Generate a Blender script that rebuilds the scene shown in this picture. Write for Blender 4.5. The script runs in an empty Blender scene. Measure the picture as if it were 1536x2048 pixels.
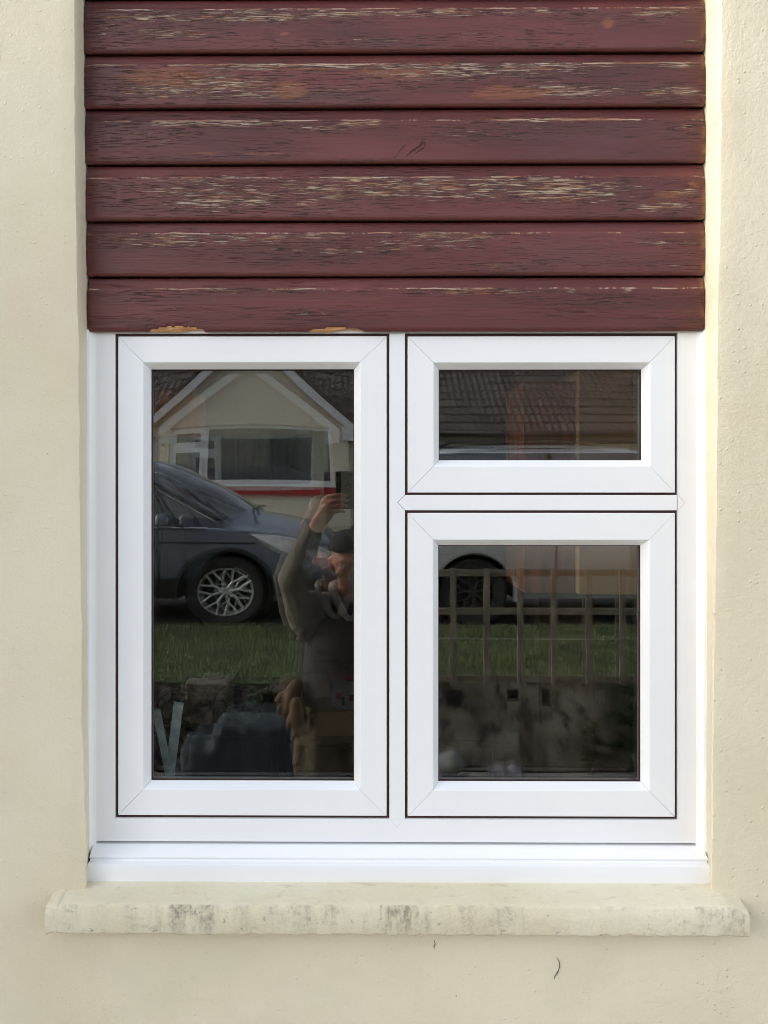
import bpy, bmesh, math, random
from mathutils import Vector, Matrix, noise as mnoise
random.seed(7)
R = math.radians
scene = bpy.context.scene
COL = scene.collection

# ------------------------------------------------------------------ camera, sky, sun, exposure
CAMZ, CAMY = 2.0, -1.493
cam_d = bpy.data.cameras.new('camera'); cam = bpy.data.objects.new('camera', cam_d); COL.objects.link(cam)
cam.location = (0.0, CAMY, CAMZ)
cam.rotation_euler = (R(90), 0, R(0.42))
cam_d.sensor_fit = 'AUTO'; cam_d.sensor_width = 36.0
cam_d.lens = 1537.0 / 2048.0 * 36.0
cam_d.shift_x = 0.0386; cam_d.shift_y = -0.0361
cam_d.clip_start = 0.01; cam_d.clip_end = 2000
scene.camera = cam

SUN_AZ = 267.5      # clockwise from +Y seen from above: almost along the wall, from the left
SUN_EL = 24.0
w = bpy.data.worlds.new('World'); scene.world = w; w.use_nodes = True
wn = w.node_tree; wn.nodes.clear()
sky = wn.nodes.new('ShaderNodeTexSky'); sky.sky_type = 'NISHITA'; sky.sun_disc = False
sky.sun_elevation = R(SUN_EL); sky.sun_rotation = R(SUN_AZ); sky.air_density = 1.0; sky.dust_density = 3.0
hsv = wn.nodes.new('ShaderNodeHueSaturation'); hsv.inputs['Saturation'].default_value = 0.40
bg = wn.nodes.new('ShaderNodeBackground'); bg.inputs['Strength'].default_value = 0.15
wo = wn.nodes.new('ShaderNodeOutputWorld')
wn.links.new(sky.outputs[0], hsv.inputs['Color']); wn.links.new(hsv.outputs[0], bg.inputs['Color']); wn.links.new(bg.outputs[0], wo.inputs[0])
sd = bpy.data.lights.new('sun', 'SUN'); sd.energy = 0.92; sd.angle = R(12); sd.color = (1.0, 0.84, 0.66)
so = bpy.data.objects.new('sun', sd); COL.objects.link(so)
az, el = R(SUN_AZ), R(SUN_EL)
sdir = Vector((math.sin(az) * math.cos(el), math.cos(az) * math.cos(el), math.sin(el)))
so.rotation_euler = sdir.to_track_quat('Z', 'Y').to_euler(); so.location = (-5, -3, 6)
vs = scene.view_settings
vs.view_transform = 'Standard'; vs.look = 'None'; vs.exposure = 1.78; vs.gamma = 1.0; vs.use_curve_mapping = False
cy = scene.cycles
cy.use_denoising = True; cy.max_bounces = 8; cy.glossy_bounces = 5; cy.transparent_max_bounces = 24
cy.diffuse_bounces = 3; cy.caustics_reflective = False; cy.caustics_refractive = False; cy.sample_clamp_indirect = 6.0
cy.use_adaptive_sampling = True; cy.adaptive_threshold = 0.02; cy.adaptive_min_samples = 32
cy.pixel_filter_type = 'BLACKMAN_HARRIS'; cy.filter_width = 0.95
try: cy.denoiser = 'OPENIMAGEDENOISE'; cy.denoising_input_passes = 'RGB_ALBEDO_NORMAL'; cy.denoising_prefilter = 'ACCURATE'
except Exception: pass

# ------------------------------------------------------------------ helpers
S = 1.493 / 1537.0
def FX(px, y=0.0): return (px - 700.0) * (1.493 + y) / 1537.0     # y is the plane's depth behind the frame face
def FZ(py, y=0.0): return 2.0 + (950.0 - py) * (1.493 + y) / 1537.0

class MB:
    def __init__(s): s.v = []; s.f = []; s.m = []
    def add(s, vs, fs, mi=0):
        b = len(s.v); s.v += [tuple(p) for p in vs]
        for f in fs: s.f.append(tuple(b + i for i in f)); s.m.append(mi)
        return s
    def box(s, x0, x1, y0, y1, z0, z1, mi=0, mat=None):
        p = [(x0,y0,z0),(x1,y0,z0),(x1,y1,z0),(x0,y1,z0),(x0,y0,z1),(x1,y0,z1),(x1,y1,z1),(x0,y1,z1)]
        if mat is not None: p = [tuple(mat @ Vector(q)) for q in p]
        return s.add(p, [(3,2,1,0),(4,5,6,7),(0,1,5,4),(1,2,6,5),(2,3,7,6),(3,0,4,7)], mi)
    def prism(s, poly, axis, a0, a1, mi=0):
        """closed polygon extruded along axis; poly in the two other axes, in order"""
        def P(u, v, a): return {'x': (a,u,v), 'y': (u,a,v), 'z': (u,v,a)}[axis]
        n = len(poly)
        vs = [P(u,v,a0) for u,v in poly] + [P(u,v,a1) for u,v in poly]
        fs = [tuple(range(n)), tuple(range(2*n-1, n-1, -1))] + [(i, n+i, n+(i+1)%n, (i+1)%n) for i in range(n)]
        return s.add(vs, fs, mi)
    def rings(s, rings, closed=True, caps=True, mi=0):
        n = len(rings[0]); vs = [p for r in rings for p in r]; fs = []
        for k in range(len(rings)-1):
            for i in range(n if closed else n-1):
                j = (i+1) % n
                fs.append((k*n+i, k*n+j, (k+1)*n+j, (k+1)*n+i))
        if caps and closed:
            fs.append(tuple(range(n-1,-1,-1))); fs.append(tuple((len(rings)-1)*n+i for i in range(n)))
        return s.add(vs, fs, mi)
    def tube(s, pts, rad, n=10, mi=0, caps=True):
        pts = [Vector(p) for p in pts]
        if not isinstance(rad, (list, tuple)): rad = [rad]*len(pts)
        rr = []; prev = None
        for i, p in enumerate(pts):
            t = (pts[min(i+1,len(pts)-1)] - pts[max(i-1,0)]).normalized()
            if prev is None: a = t.orthogonal().normalized()
            else:
                a = prev - t*prev.dot(t)
                a = a.normalized() if a.length > 1e-6 else t.orthogonal().normalized()
            prev = a; b = t.cross(a)
            rr.append([p + (a*math.cos(2*math.pi*k/n) + b*math.sin(2*math.pi*k/n))*rad[i] for k in range(n)])
        return s.rings(rr, True, caps, mi)
    def ball(s, c, r, nu=14, nv=9, mi=0, mat=None):
        c = Vector(c); r = (r,r,r) if not isinstance(r,(tuple,list)) else r
        rr = []
        for j in range(1, nv):
            t = math.pi*j/nv
            ring = []
            for i in range(nu):
                a = 2*math.pi*i/nu
                d = Vector((r[0]*math.sin(t)*math.cos(a), r[1]*math.sin(t)*math.sin(a), -r[2]*math.cos(t)))
                if mat is not None: d = mat @ d
                ring.append(c + d)
            rr.append(ring)
        return s.rings(rr, True, True, mi)
    def build(s, name, mats, parent=None, smooth=False, loc=None):
        me = bpy.data.meshes.new(name); me.from_pydata(s.v, [], s.f); 
        mats = mats if isinstance(mats, (list, tuple)) else [mats]
        for m in mats: me.materials.append(m)
        if len(mats) > 1: me.polygons.foreach_set('material_index', s.m)
        if smooth: me.polygons.foreach_set('use_smooth', [True]*len(s.f))
        me.validate(); me.update()
        bm = bmesh.new(); bm.from_mesh(me); bmesh.ops.recalc_face_normals(bm, faces=bm.faces); bm.to_mesh(me); bm.free()
        return link(name, me, parent, loc)
def link(name, me, parent=None, loc=None):
    o = bpy.data.objects.new(name, me); COL.objects.link(o)
    if parent is not None: o.parent = parent
    if loc is not None: o.location = loc
    return o
def autosmooth(o, ang=35):
    me = o.data
    me.polygons.foreach_set('use_smooth', [True]*len(me.polygons))
    bm = bmesh.new(); bm.from_mesh(me)
    for e in bm.edges:
        if len(e.link_faces) == 2: e.smooth = e.calc_face_angle(0) < R(ang)
    bm.to_mesh(me); bm.free()
    return o
def bevel(o, width, seg=2, ang=40):
    bm = bmesh.new(); bm.from_mesh(o.data)
    es = [e for e in bm.edges if len(e.link_faces) == 2 and e.calc_face_angle(0) > R(ang)]
    bmesh.ops.bevel(bm, geom=es, offset=width, segments=seg, affect='EDGES', profile=0.5, clamp_overlap=True)
    bm.to_mesh(o.data); bm.free()
    o.data.polygons.foreach_set('use_smooth', [True]*len(o.data.polygons))
    wn_ = o.modifiers.new('w', 'WEIGHTED_NORMAL'); wn_.weight = 100
    return o
def apply_mods(o):
    dg = bpy.context.evaluated_depsgraph_get()
    me = bpy.data.meshes.new_from_object(o.evaluated_get(dg))
    old = o.data; o.modifiers.clear(); o.data = me; me.name = o.name
    return o
def remesh(o, vox, smooth=6):
    m = o.modifiers.new('r', 'REMESH'); m.mode = 'VOXEL'; m.voxel_size = vox; m.use_smooth_shade = True
    if smooth:
        k = o.modifiers.new('s', 'SMOOTH'); k.factor = 0.5; k.iterations = smooth
    mats = list(o.data.materials)
    apply_mods(o)
    if not o.data.materials:
        for mm in mats: o.data.materials.append(mm)
    return o
def thing(name, label, cat, loc=(0,0,0), group=None):
    o = bpy.data.objects.new(name, None); COL.objects.link(o); o.location = loc; o.empty_display_size = 0.1
    return tag(o, label, cat, group)
def tag(o, label, cat, group=None):
    o['label'] = label; o['category'] = cat; o['kind'] = 'thing'
    if group: o['group'] = group
    return o
def struct(o): o['kind'] = 'structure'; return o

# ------------------------------------------------------------------ materials
class NT:
    def __init__(s, name):
        s.mat = bpy.data.materials.new(name); s.mat.use_nodes = True
        s.t = s.mat.node_tree; s.t.nodes.clear()
        s.out = s.t.nodes.new('ShaderNodeOutputMaterial')
    def n(s, typ, **kw):
        nd = s.t.nodes.new(typ)
        for k, v in kw.items(): setattr(nd, k, v)
        return nd
    def set(s, sock, v):
        if hasattr(v, 'is_linked') or isinstance(v, bpy.types.NodeSocket): s.t.links.new(v, sock)
        else:
            if isinstance(v, (tuple, list)) and len(v) == 3 and sock.type == 'RGBA': v = (*v, 1)
            sock.default_value = v
    def math(s, op, a, b=0.0, c=0.0, clamp=False):
        nd = s.n('ShaderNodeMath', operation=op, use_clamp=clamp)
        s.set(nd.inputs[0], a); s.set(nd.inputs[1], b); s.set(nd.inputs[2], c); return nd.outputs[0]
    def obj(s): return s.n('ShaderNodeTexCoord').outputs['Object']
    def scale(s, vec, sc, off=None):
        nd = s.n('ShaderNodeVectorMath', operation='MULTIPLY'); s.set(nd.inputs[0], vec); nd.inputs[1].default_value = sc
        if off is None: return nd.outputs[0]
        a = s.n('ShaderNodeVectorMath', operation='ADD'); s.t.links.new(nd.outputs[0], a.inputs[0]); s.set(a.inputs[1], off); return a.outputs[0]
    def noise(s, vec, scale=1.0, detail=4.0, rough=0.55, dist=0.0, col=False):
        nd = s.n('ShaderNodeTexNoise'); s.set(nd.inputs['Vector'], vec); nd.inputs['Scale'].default_value = scale
        nd.inputs['Detail'].default_value = detail; nd.inputs['Roughness'].default_value = rough; nd.inputs['Distortion'].default_value = dist
        return nd.outputs['Color' if col else 'Fac']
    def voronoi(s, vec, scale, feature='F1'):
        nd = s.n('ShaderNodeTexVoronoi', feature=feature); s.set(nd.inputs['Vector'], vec); nd.inputs['Scale'].default_value = scale
        return nd
    def ramp(s, fac, lo, hi, a=0.0, b=1.0):
        nd = s.n('ShaderNodeMapRange', interpolation_type='SMOOTHSTEP'); s.set(nd.inputs['Value'], fac)
        nd.inputs['From Min'].default_value = lo; nd.inputs['From Max'].default_value = hi
        nd.inputs['To Min'].default_value = a; nd.inputs['To Max'].default_value = b; return nd.outputs[0]
    def mix(s, fac, a, b):
        nd = s.n('ShaderNodeMix', data_type='RGBA'); s.set(nd.inputs[0], fac); s.set(nd.inputs[6], a); s.set(nd.inputs[7], b); return nd.outputs[2]
    def sep(s, vec):
        nd = s.n('ShaderNodeSeparateXYZ'); s.set(nd.inputs[0], vec); return nd.outputs
    def bump(s, h, strength=0.3, dist=0.01, normal=None):
        nd = s.n('ShaderNodeBump'); s.set(nd.inputs['Height'], h); nd.inputs['Strength'].default_value = strength; nd.inputs['Distance'].default_value = dist
        if normal is not None: s.t.links.new(normal, nd.inputs['Normal'])
        return nd.outputs[0]
    def pbr(s, color, rough=0.5, normal=None, metal=0.0, spec=0.5, coat=0.0, sheen=0.0, subs=0.0):
        p = s.n('ShaderNodeBsdfPrincipled'); s.set(p.inputs['Base Color'], color); s.set(p.inputs['Roughness'], rough)
        p.inputs['Metallic'].default_value = metal; p.inputs['Specular IOR Level'].default_value = spec
        p.inputs['Coat Weight'].default_value = coat; p.inputs['Sheen Weight'].default_value = sheen
        if subs: p.inputs['Subsurface Weight'].default_value = subs; p.inputs['Subsurface Scale'].default_value = 0.01
        if normal is not None: s.t.links.new(normal, p.inputs['Normal'])
        s.t.links.new(p.outputs[0], s.out.inputs[0]); return s.mat

def simple(name, col, rough=0.6, var=0.12, sc=8.0, bump=0.15, bd=0.004, metal=0.0, coat=0.0, spec=0.5, stretch=(1,1,1), detail=5.0):
    k = NT(name); v = k.scale(k.obj(), stretch)
    n1 = k.noise(v, sc, detail)
    c = k.mix(k.ramp(n1, 0.3, 0.7), tuple(x*(1-var) for x in col), tuple(min(1, x*(1+var)) for x in col))
    nb = k.bump(k.noise(v, sc*6, 4), bump, bd) if bump else None
    return k.pbr(c, rough, nb, metal, spec, coat)

def mat_wall():
    k = NT('cream_painted_render'); v = k.obj()
    c = k.mix(k.ramp(k.noise(v, 2.3, 4), 0.32, 0.68), (0.695, 0.622, 0.452), (0.755, 0.690, 0.530))
    c = k.mix(k.math('MULTIPLY', k.ramp(k.noise(k.scale(v, (1,1,1), (7,3,1)), 5.0, 3), 0.5, 0.72), 0.35), c, (0.68, 0.56, 0.43))
    c = k.mix(k.math('MULTIPLY', k.ramp(k.noise(k.scale(v, (1,1,1), (3,9,4)), 4.0, 3), 0.52, 0.75), 0.30), c, (0.60, 0.60, 0.43))
    c = k.mix(k.math('MULTIPLY', k.ramp(k.noise(v, 420.0, 3, 0.7), 0.35, 0.65), 0.10), c, (0.50, 0.45, 0.34))
    # greyer run-off streaks
    st = k.ramp(k.noise(k.scale(v, (14,14,1.1)), 1.0, 4), 0.55, 0.8)
    c = k.mix(k.math('MULTIPLY', st, 0.12), c, (0.42, 0.40, 0.33))
    wv = k.n('ShaderNodeVectorMath', operation='ADD'); k.set(wv.inputs[0], k.scale(v, (1.0, 1.0, 1.7))); k.t.links.new(k.scale(k.noise(v, 9.0, 5, 0.6, col=True), (0.16, 0.16, 0.16)), wv.inputs[1])
    vc = k.n('ShaderNodeTexVoronoi', feature='DISTANCE_TO_EDGE'); k.t.links.new(wv.outputs[0], vc.inputs['Vector']); vc.inputs['Scale'].default_value = 1.9
    hair = k.math('MULTIPLY', k.ramp(vc.outputs[0], 0.0022, 0.0008), k.ramp(k.noise(v, 3.1, 2), 0.52, 0.62))
    c = k.mix(k.math('MULTIPLY', hair, 0.10), c, (0.30, 0.25, 0.18))
    # sparse specks
    vo = k.voronoi(k.scale(v, (1,1,1), (0.3,0.1,0.2)), 16.0)
    rnd = k.sep(vo.outputs['Color'])
    sp = k.math('MULTIPLY', k.math('LESS_THAN', vo.outputs['Distance'], k.math('MULTIPLY', rnd[1], 0.035)), k.math('GREATER_THAN', rnd[0], 0.72))
    c = k.mix(k.math('MULTIPLY', sp, 0.75), c, (0.10, 0.08, 0.06))
    fine = k.noise(v, 300.0, 3); mid = k.noise(v, 85.0, 6, 0.68); big = k.noise(v, 9.0, 3)
    vo2 = k.voronoi(v, 90.0); r2 = k.sep(vo2.outputs['Color'])
    lump = k.math('MULTIPLY', k.ramp(vo2.outputs['Distance'], 0.30, 0.05), k.math('GREATER_THAN', r2[0], 0.86))
    x = k.sep(v)[0]
    rgt = k.ramp(x, 0.2, 0.75, 0.45, 1.0)                     # the pier to the right of the window was rendered more coarsely
    h = k.math('ADD', k.math('MULTIPLY', mid, k.math('MULTIPLY', rgt, 0.7)), k.math('MULTIPLY', lump, k.math('MULTIPLY', rgt, 0.5)))
    h = k.math('ADD', h, k.math('MULTIPLY', fine, 0.26)); h = k.math('ADD', h, k.math('MULTIPLY', big, 0.5)); h = k.math('ADD', h, k.math('MULTIPLY', k.noise(k.scale(v, (22, 22, 7)), 1.0, 4, 0.6), 0.45))
    return k.pbr(c, 0.62, k.bump(h, 0.62, 0.005), spec=0.3)

def mat_sill():
    k = NT('weathered_cream_concrete'); v = k.obj()
    c = k.mix(k.ramp(k.noise(v, 6.0, 5), 0.3, 0.7), (0.66, 0.60, 0.43), (0.72, 0.67, 0.52))
    z = k.sep(v)[2]; x = k.sep(v)[0]; y = k.sep(v)[1]
    streak = k.noise(k.scale(v, (34, 2, 6)), 1.0, 6, 0.68)
    patch = k.ramp(k.noise(k.scale(v, (2.6, 1, 1), (4.3,0,0)), 1.0, 4, 0.6), 0.36, 0.62)
    grit = k.noise(k.scale(v, (120, 120, 75)), 1.0, 5, 0.75)
    front = k.ramp(y, -0.094, -0.0985)
    zt = (FZ(1812, -0.100)+FZ(1873, -0.100))/2
    fade = k.ramp(k.math('ADD', z, k.math('MULTIPLY', streak, 0.05)), zt-0.012, zt+0.048, 0.35, 1.0)
    soft = k.math('MULTIPLY', k.math('MULTIPLY', k.ramp(streak, 0.40, 0.66), patch), k.math('MULTIPLY', front, fade))
    c = k.mix(k.math('MULTIPLY', soft, 0.45), c, (0.40, 0.37, 0.28))
    m = k.math('MULTIPLY', soft, k.ramp(grit, 0.44, 0.62))
    c = k.mix(k.math('MULTIPLY', m, 0.78), c, (0.21, 0.195, 0.145))
    m1 = k.math('MULTIPLY', k.ramp(k.noise(k.scale(v, (60, 60, 60)), 1.0, 4, 0.7), 0.60, 0.68), front)
    c = k.mix(k.math('MULTIPLY', m1, 0.6), c, (0.25, 0.23, 0.18))
    # top surface: light dirt and peeled spots
    m2 = k.math('MULTIPLY', k.ramp(k.noise(k.scale(v, (22, 60, 30), (2,1,0)), 1.0, 5, 0.7), 0.55, 0.72), 0.55)
    c = k.mix(m2, c, (0.44, 0.38, 0.27))
    vo = k.voronoi(k.scale(v, (1,1,1), (0.33,0.2,0.1)), 30.0); rnd = k.sep(vo.outputs['Color'])
    sp = k.math('MULTIPLY', k.math('LESS_THAN', vo.outputs['Distance'], k.math('MULTIPLY', rnd[1], 0.06)), k.math('GREATER_THAN', rnd[0], 0.6))
    c = k.mix(k.math('MULTIPLY', sp, 0.85), c, (0.10, 0.075, 0.055))
    h = k.math('ADD', k.noise(v, 40.0, 5, 0.65), k.math('MULTIPLY', k.noise(v, 200.0, 3), 0.35))
    h = k.math('SUBTRACT', h, k.math('MULTIPLY', m, 0.4))
    return k.pbr(c, 0.75, k.bump(h, 0.65, 0.005), spec=0.25)

def mat_board(xl=-0.525, xr=0.69):
    k = NT('peeling_maroon_paint'); v = k.obj()
    rnd = k.n('ShaderNodeObjectInfo').outputs['Random']
    off = k.n('ShaderNodeCombineXYZ'); k.set(off.inputs[0], k.math('MULTIPLY', rnd, 37.0)); k.set(off.inputs[1], k.math('MULTIPLY', rnd, 91.0)); k.set(off.inputs[2], k.math('MULTIPLY', rnd, 53.0))
    o = off.outputs[0]
    X, Y, Z = k.sep(v)
    warp = k.noise(k.scale(v, (5, 1, 9), o), 1.0, 2)                      # slow drift of the grain
    vz = k.n('ShaderNodeCombineXYZ'); k.set(vz.inputs[0], X); k.set(vz.inputs[1], Y); k.set(vz.inputs[2], k.math('ADD', Z, k.math('MULTIPLY', warp, 0.006)))
    g = vz.outputs[0]
    big = k.noise(k.scale(v, (1.6, 1, 8), o), 1.0, 4)
    base = k.mix(k.ramp(big, 0.32, 0.68), (0.090, 0.019, 0.017), (0.155, 0.040, 0.034))
    blue = k.ramp(k.noise(k.scale(v, (2.6, 1, 11), o), 1.3, 4), 0.50, 0.70)
    base = k.mix(k.math('MULTIPLY', blue, 0.32), base, (0.090, 0.046, 0.054))
    stain = k.ramp(k.noise(k.scale(g, (2.2, 1, 30), o), 1.0, 5, 0.6), 0.42, 0.70)
    base = k.mix(k.math('MULTIPLY', stain, 0.55), base, (0.060, 0.017, 0.016))
    grain = k.noise(k.scale(g, (9, 1, 380), o), 1.0, 6, 0.7)
    base = k.mix(k.math('MULTIPLY', k.ramp(grain, 0.35, 0.65), 0.35), base, (0.075, 0.024, 0.022))
    wornA = k.n('ShaderNodeAttribute', attribute_name='worn').outputs['Fac']; rustA = k.n('ShaderNodeAttribute', attribute_name='rust').outputs['Fac']
    # where the coat has failed
    onface = k.math('MULTIPLY', k.ramp(Z, 0.010, 0.022), k.ramp(Z, 0.0905, 0.0855))
    patch = k.math('ADD', k.math('MULTIPLY', k.noise(k.scale(v, (2.6, 1, 26), o), 1.0, 4, 0.6), 0.72), k.math('MULTIPLY', k.noise(k.scale(v, (9, 1, 60), o), 1.0, 3), 0.28))
    patch = k.math('ADD', k.math('MULTIPLY', patch, 0.80), k.math('MULTIPLY', wornA, 0.42))
    worn = k.math('MULTIPLY', k.ramp(patch, 0.47, 0.72), onface)
    crack = k.ramp(k.noise(k.scale(g, (24, 1, 480), o), 1.0, 4, 0.6), 0.560, 0.615)
    crackm = k.math('MULTIPLY', crack, k.ramp(patch, 0.36, 0.56))
    c = k.mix(k.math('MULTIPLY', crackm, 0.85), base, (0.038, 0.015, 0.014))
    rust = k.math('MULTIPLY', k.ramp(k.math('ADD', k.math('MULTIPLY', k.noise(k.scale(g, (14, 1, 90), o), 1.7, 5, 0.65), 0.7), k.math('MULTIPLY', rustA, 0.5)), 0.56, 0.68), onface)
    c = k.mix(k.math('MULTIPLY', rust, 0.8), c, (0.21, 0.070, 0.034))
    fn = k.noise(k.scale(g, (22, 1, 400), o), 1.31, 6, 0.66)
    fleck = k.math('MULTIPLY', k.ramp(k.math('ADD', fn, k.math('MULTIPLY', k.math('SUBTRACT', worn, 1.0), 0.14)), 0.490, 0.545), k.ramp(worn, 0.02, 0.25))
    # the arris along the top of the face, where the paint went first
    zz = k.math('ADD', Z, k.math('MULTIPLY', k.math('SUBTRACT', k.noise(k.scale(v, (30, 1, 1), o), 1.0, 4), 0.5), 0.006))
    line = k.math('MULTIPLY', k.ramp(zz, 0.0808, 0.0820), k.ramp(zz, 0.0848, 0.0834))
    brk = k.ramp(k.math('ADD', k.noise(k.scale(v, (11.0, 1, 2), o), 1.0, 6, 0.72), k.math('MULTIPLY', wornA, 0.10)), 0.50, 0.58)
    wide = k.ramp(k.math('ADD', k.noise(k.scale(v, (4.0, 1, 2), o), 2.0, 3, 0.6), k.math('MULTIPLY', wornA, 0.10)), 0.58, 0.68)
    line2 = k.math('MULTIPLY', k.math('MULTIPLY', k.ramp(zz, 0.070, 0.076), k.ramp(zz, 0.0865, 0.083)), k.math('MULTIPLY', wide, k.ramp(fn, 0.47, 0.52)))
    fleck = k.math('MAXIMUM', fleck, k.math('MAXIMUM', k.math('MULTIPLY', line, brk), line2), clamp=True)
    tone = k.noise(k.scale(g, (14, 1, 120), o), 1.0, 4)
    pale = k.mix(k.ramp(tone, 0.35, 0.62), (0.27, 0.115, 0.060), (0.44, 0.335, 0.255))
    c = k.mix(k.math('MULTIPLY', fleck, 0.92), c, pale)
    # end grain wear at the right, grime at the left end, deep red by the lower lip
    er = k.math('MULTIPLY', k.ramp(X, xr-0.020, xr-0.007), k.ramp(k.noise(k.scale(v, (30, 1, 25), o), 1.0, 4), 0.45, 0.60))
    c = k.mix(k.math('MULTIPLY', er, 0.75), c, (0.30, 0.125, 0.055))
    gl = k.math('MULTIPLY', k.ramp(X, xl+0.045, xl+0.005), k.ramp(k.noise(k.scale(v, (10, 1, 14), o), 1.0, 4), 0.25, 0.7))
    c = k.mix(k.math('MULTIPLY', gl, 0.65), c, (0.050, 0.030, 0.032))
    lip = k.ramp(Z, 0.012, 0.003)
    c = k.mix(k.math('MULTIPLY', lip, 0.6), c, (0.105, 0.027, 0.024))
    # knots
    vo = k.voronoi(k.scale(v, (3.1, 1, 8), o), 1.0); kr = k.sep(vo.outputs['Color'])
    knot = k.math('MULTIPLY', k.ramp(vo.outputs['Distance'], 0.10, 0.03), k.math('GREATER_THAN', kr[0], 0.55))
    c = k.mix(k.math('MULTIPLY', knot, 0.55), c, (0.060, 0.026, 0.026))
    # fresh splits on the lowest edge, marked by the mesh
    at = k.n('ShaderNodeAttribute', attribute_name='split').outputs['Fac']
    fresh = k.mix(k.ramp(k.noise(k.scale(v, (30, 1, 320)), 1.0, 4), 0.4, 0.62), (0.47, 0.215, 0.075), (0.62, 0.36, 0.165))
    c = k.mix(k.ramp(at, 0.45, 0.55), c, fresh)
    h = k.math('SUBTRACT', k.math('MULTIPLY', grain, 0.45), k.math('ADD', k.math('MULTIPLY', crackm, 0.8), k.math('MULTIPLY', fleck, 0.55)))
    rgh = k.math('ADD', k.math('MULTIPLY', k.math('MAXIMUM', fleck, crackm), 0.36), 0.34)
    return k.pbr(c, rgh, k.bump(h, 1.0, 0.0018), spec=0.40)

def mat_upvc():
    k = NT('white_upvc'); v = k.obj()
    c = k.mix(k.ramp(k.noise(v, 3.0, 3), 0.3, 0.7), (0.845, 0.85, 0.865), (0.875, 0.88, 0.89))
    dust = k.ramp(k.noise(v, 70.0, 6, 0.75), 0.52, 0.85)
    c = k.mix(k.math('MULTIPLY', dust, 0.03), c, (0.62, 0.60, 0.56))
    return k.pbr(c, k.ramp(k.noise(v, 18.0, 4), 0.3, 0.7, 0.33, 0.39), k.bump(k.noise(v, 12.0, 2), 0.04, 0.002), spec=0.5)

def mat_glass(name='window_glass', ior=1.80, tint=(0.93, 0.95, 0.94)):
    k = NT(name)
    g = k.n('ShaderNodeBsdfGlossy'); g.inputs['Roughness'].default_value = 0.0; g.inputs['Color'].default_value = (0.97, 0.97, 1.0, 1)
    t = k.n('ShaderNodeBsdfTransparent'); t.inputs['Color'].default_value = (*tint, 1)
    fr = k.n('ShaderNodeFresnel'); fr.inputs['IOR'].default_value = ior
    geo = k.n('ShaderNodeNewGeometry')
    # seen from inside the pane the ray was never bent, so use the outer index on both faces
    fac = k.math('MULTIPLY', fr.outputs[0], 1.0); 
    lw = k.n('ShaderNodeLayerWeight'); lw.inputs['Blend'].default_value = 0.5
    f0 = ((ior-1)/(ior+1))**2
    p5 = k.math('POWER', lw.outputs['Facing'], 5.0)
    sch = k.math('ADD', k.math('MULTIPLY', p5, 1-f0), f0)
    m = k.n('ShaderNodeMixShader'); k.set(m.inputs[0], sch); k.t.links.new(t.outputs[0], m.inputs[1]); k.t.links.new(g.outputs[0], m.inputs[2])
    k.t.links.new(m.outputs[0], k.out.inputs[0])
    return k.mat

M = {}
M['wall'] = mat_wall(); M['sill'] = mat_sill(); M['board'] = mat_board(); M['upvc'] = mat_upvc(); M['glass'] = mat_glass()
M['gasket'] = simple('brown_rubber_seal', (0.042, 0.013, 0.011), 0.6, 0.2, 30, 0.05)
M['spacer'] = simple('aluminium_spacer', (0.55, 0.54, 0.50), 0.35, 0.05, 40, 0.03, metal=0.7)
M['hole'] = simple('raw_brown_mortar', (0.055, 0.032, 0.022), 0.95, 0.5, 60, 0.6)

# ------------------------------------------------------------------ the house wall round the window
WY = -0.060
def jit(z, s, a): return (mnoise.noise(Vector((z*s, a, 0.37))))
def lerp_tab(tab, z):
    if z <= tab[0][0]: return tab[0][1]
    for (a, u), (b, v) in zip(tab, tab[1:]):
        if z <= b: return u + (v-u)*(z-a)/(b-a)
    return tab[-1][1]
ZS = FZ(1800, WY)                     # below this the wall is whole
def pr(px, py, y): return (FZ(py, y), FX(px, y))
LO = sorted([pr(147,0,WY), pr(150,330,WY), pr(155,660,WY), pr(160,1100,WY), pr(163,1400,WY), pr(166,1560,WY), pr(172,1690,WY), pr(172,1790,WY), pr(147,-900,WY)])
LI = sorted([pr(164,0,-.010), pr(168,330,-.010), pr(172,660,-.008), pr(174,1100,0), pr(176,1500,0), pr(178,1690,0), pr(176,1790,0), pr(164,-900,-.01)])
RO = sorted([pr(1440,0,WY), pr(1438,330,WY), pr(1432,660,WY), pr(1428,1100,WY), pr(1423,1500,WY), pr(1420,1690,WY), pr(1421,1790,WY), pr(1440,-900,WY)])
RI = sorted([pr(1409,0,-.010), pr(1409,330,-.010), pr(1407,660,-.008), pr(1409,1100,0), pr(1408,1500,0), pr(1410,1690,0), pr(1414,1790,0), pr(1409,-900,-.01)])
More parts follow.
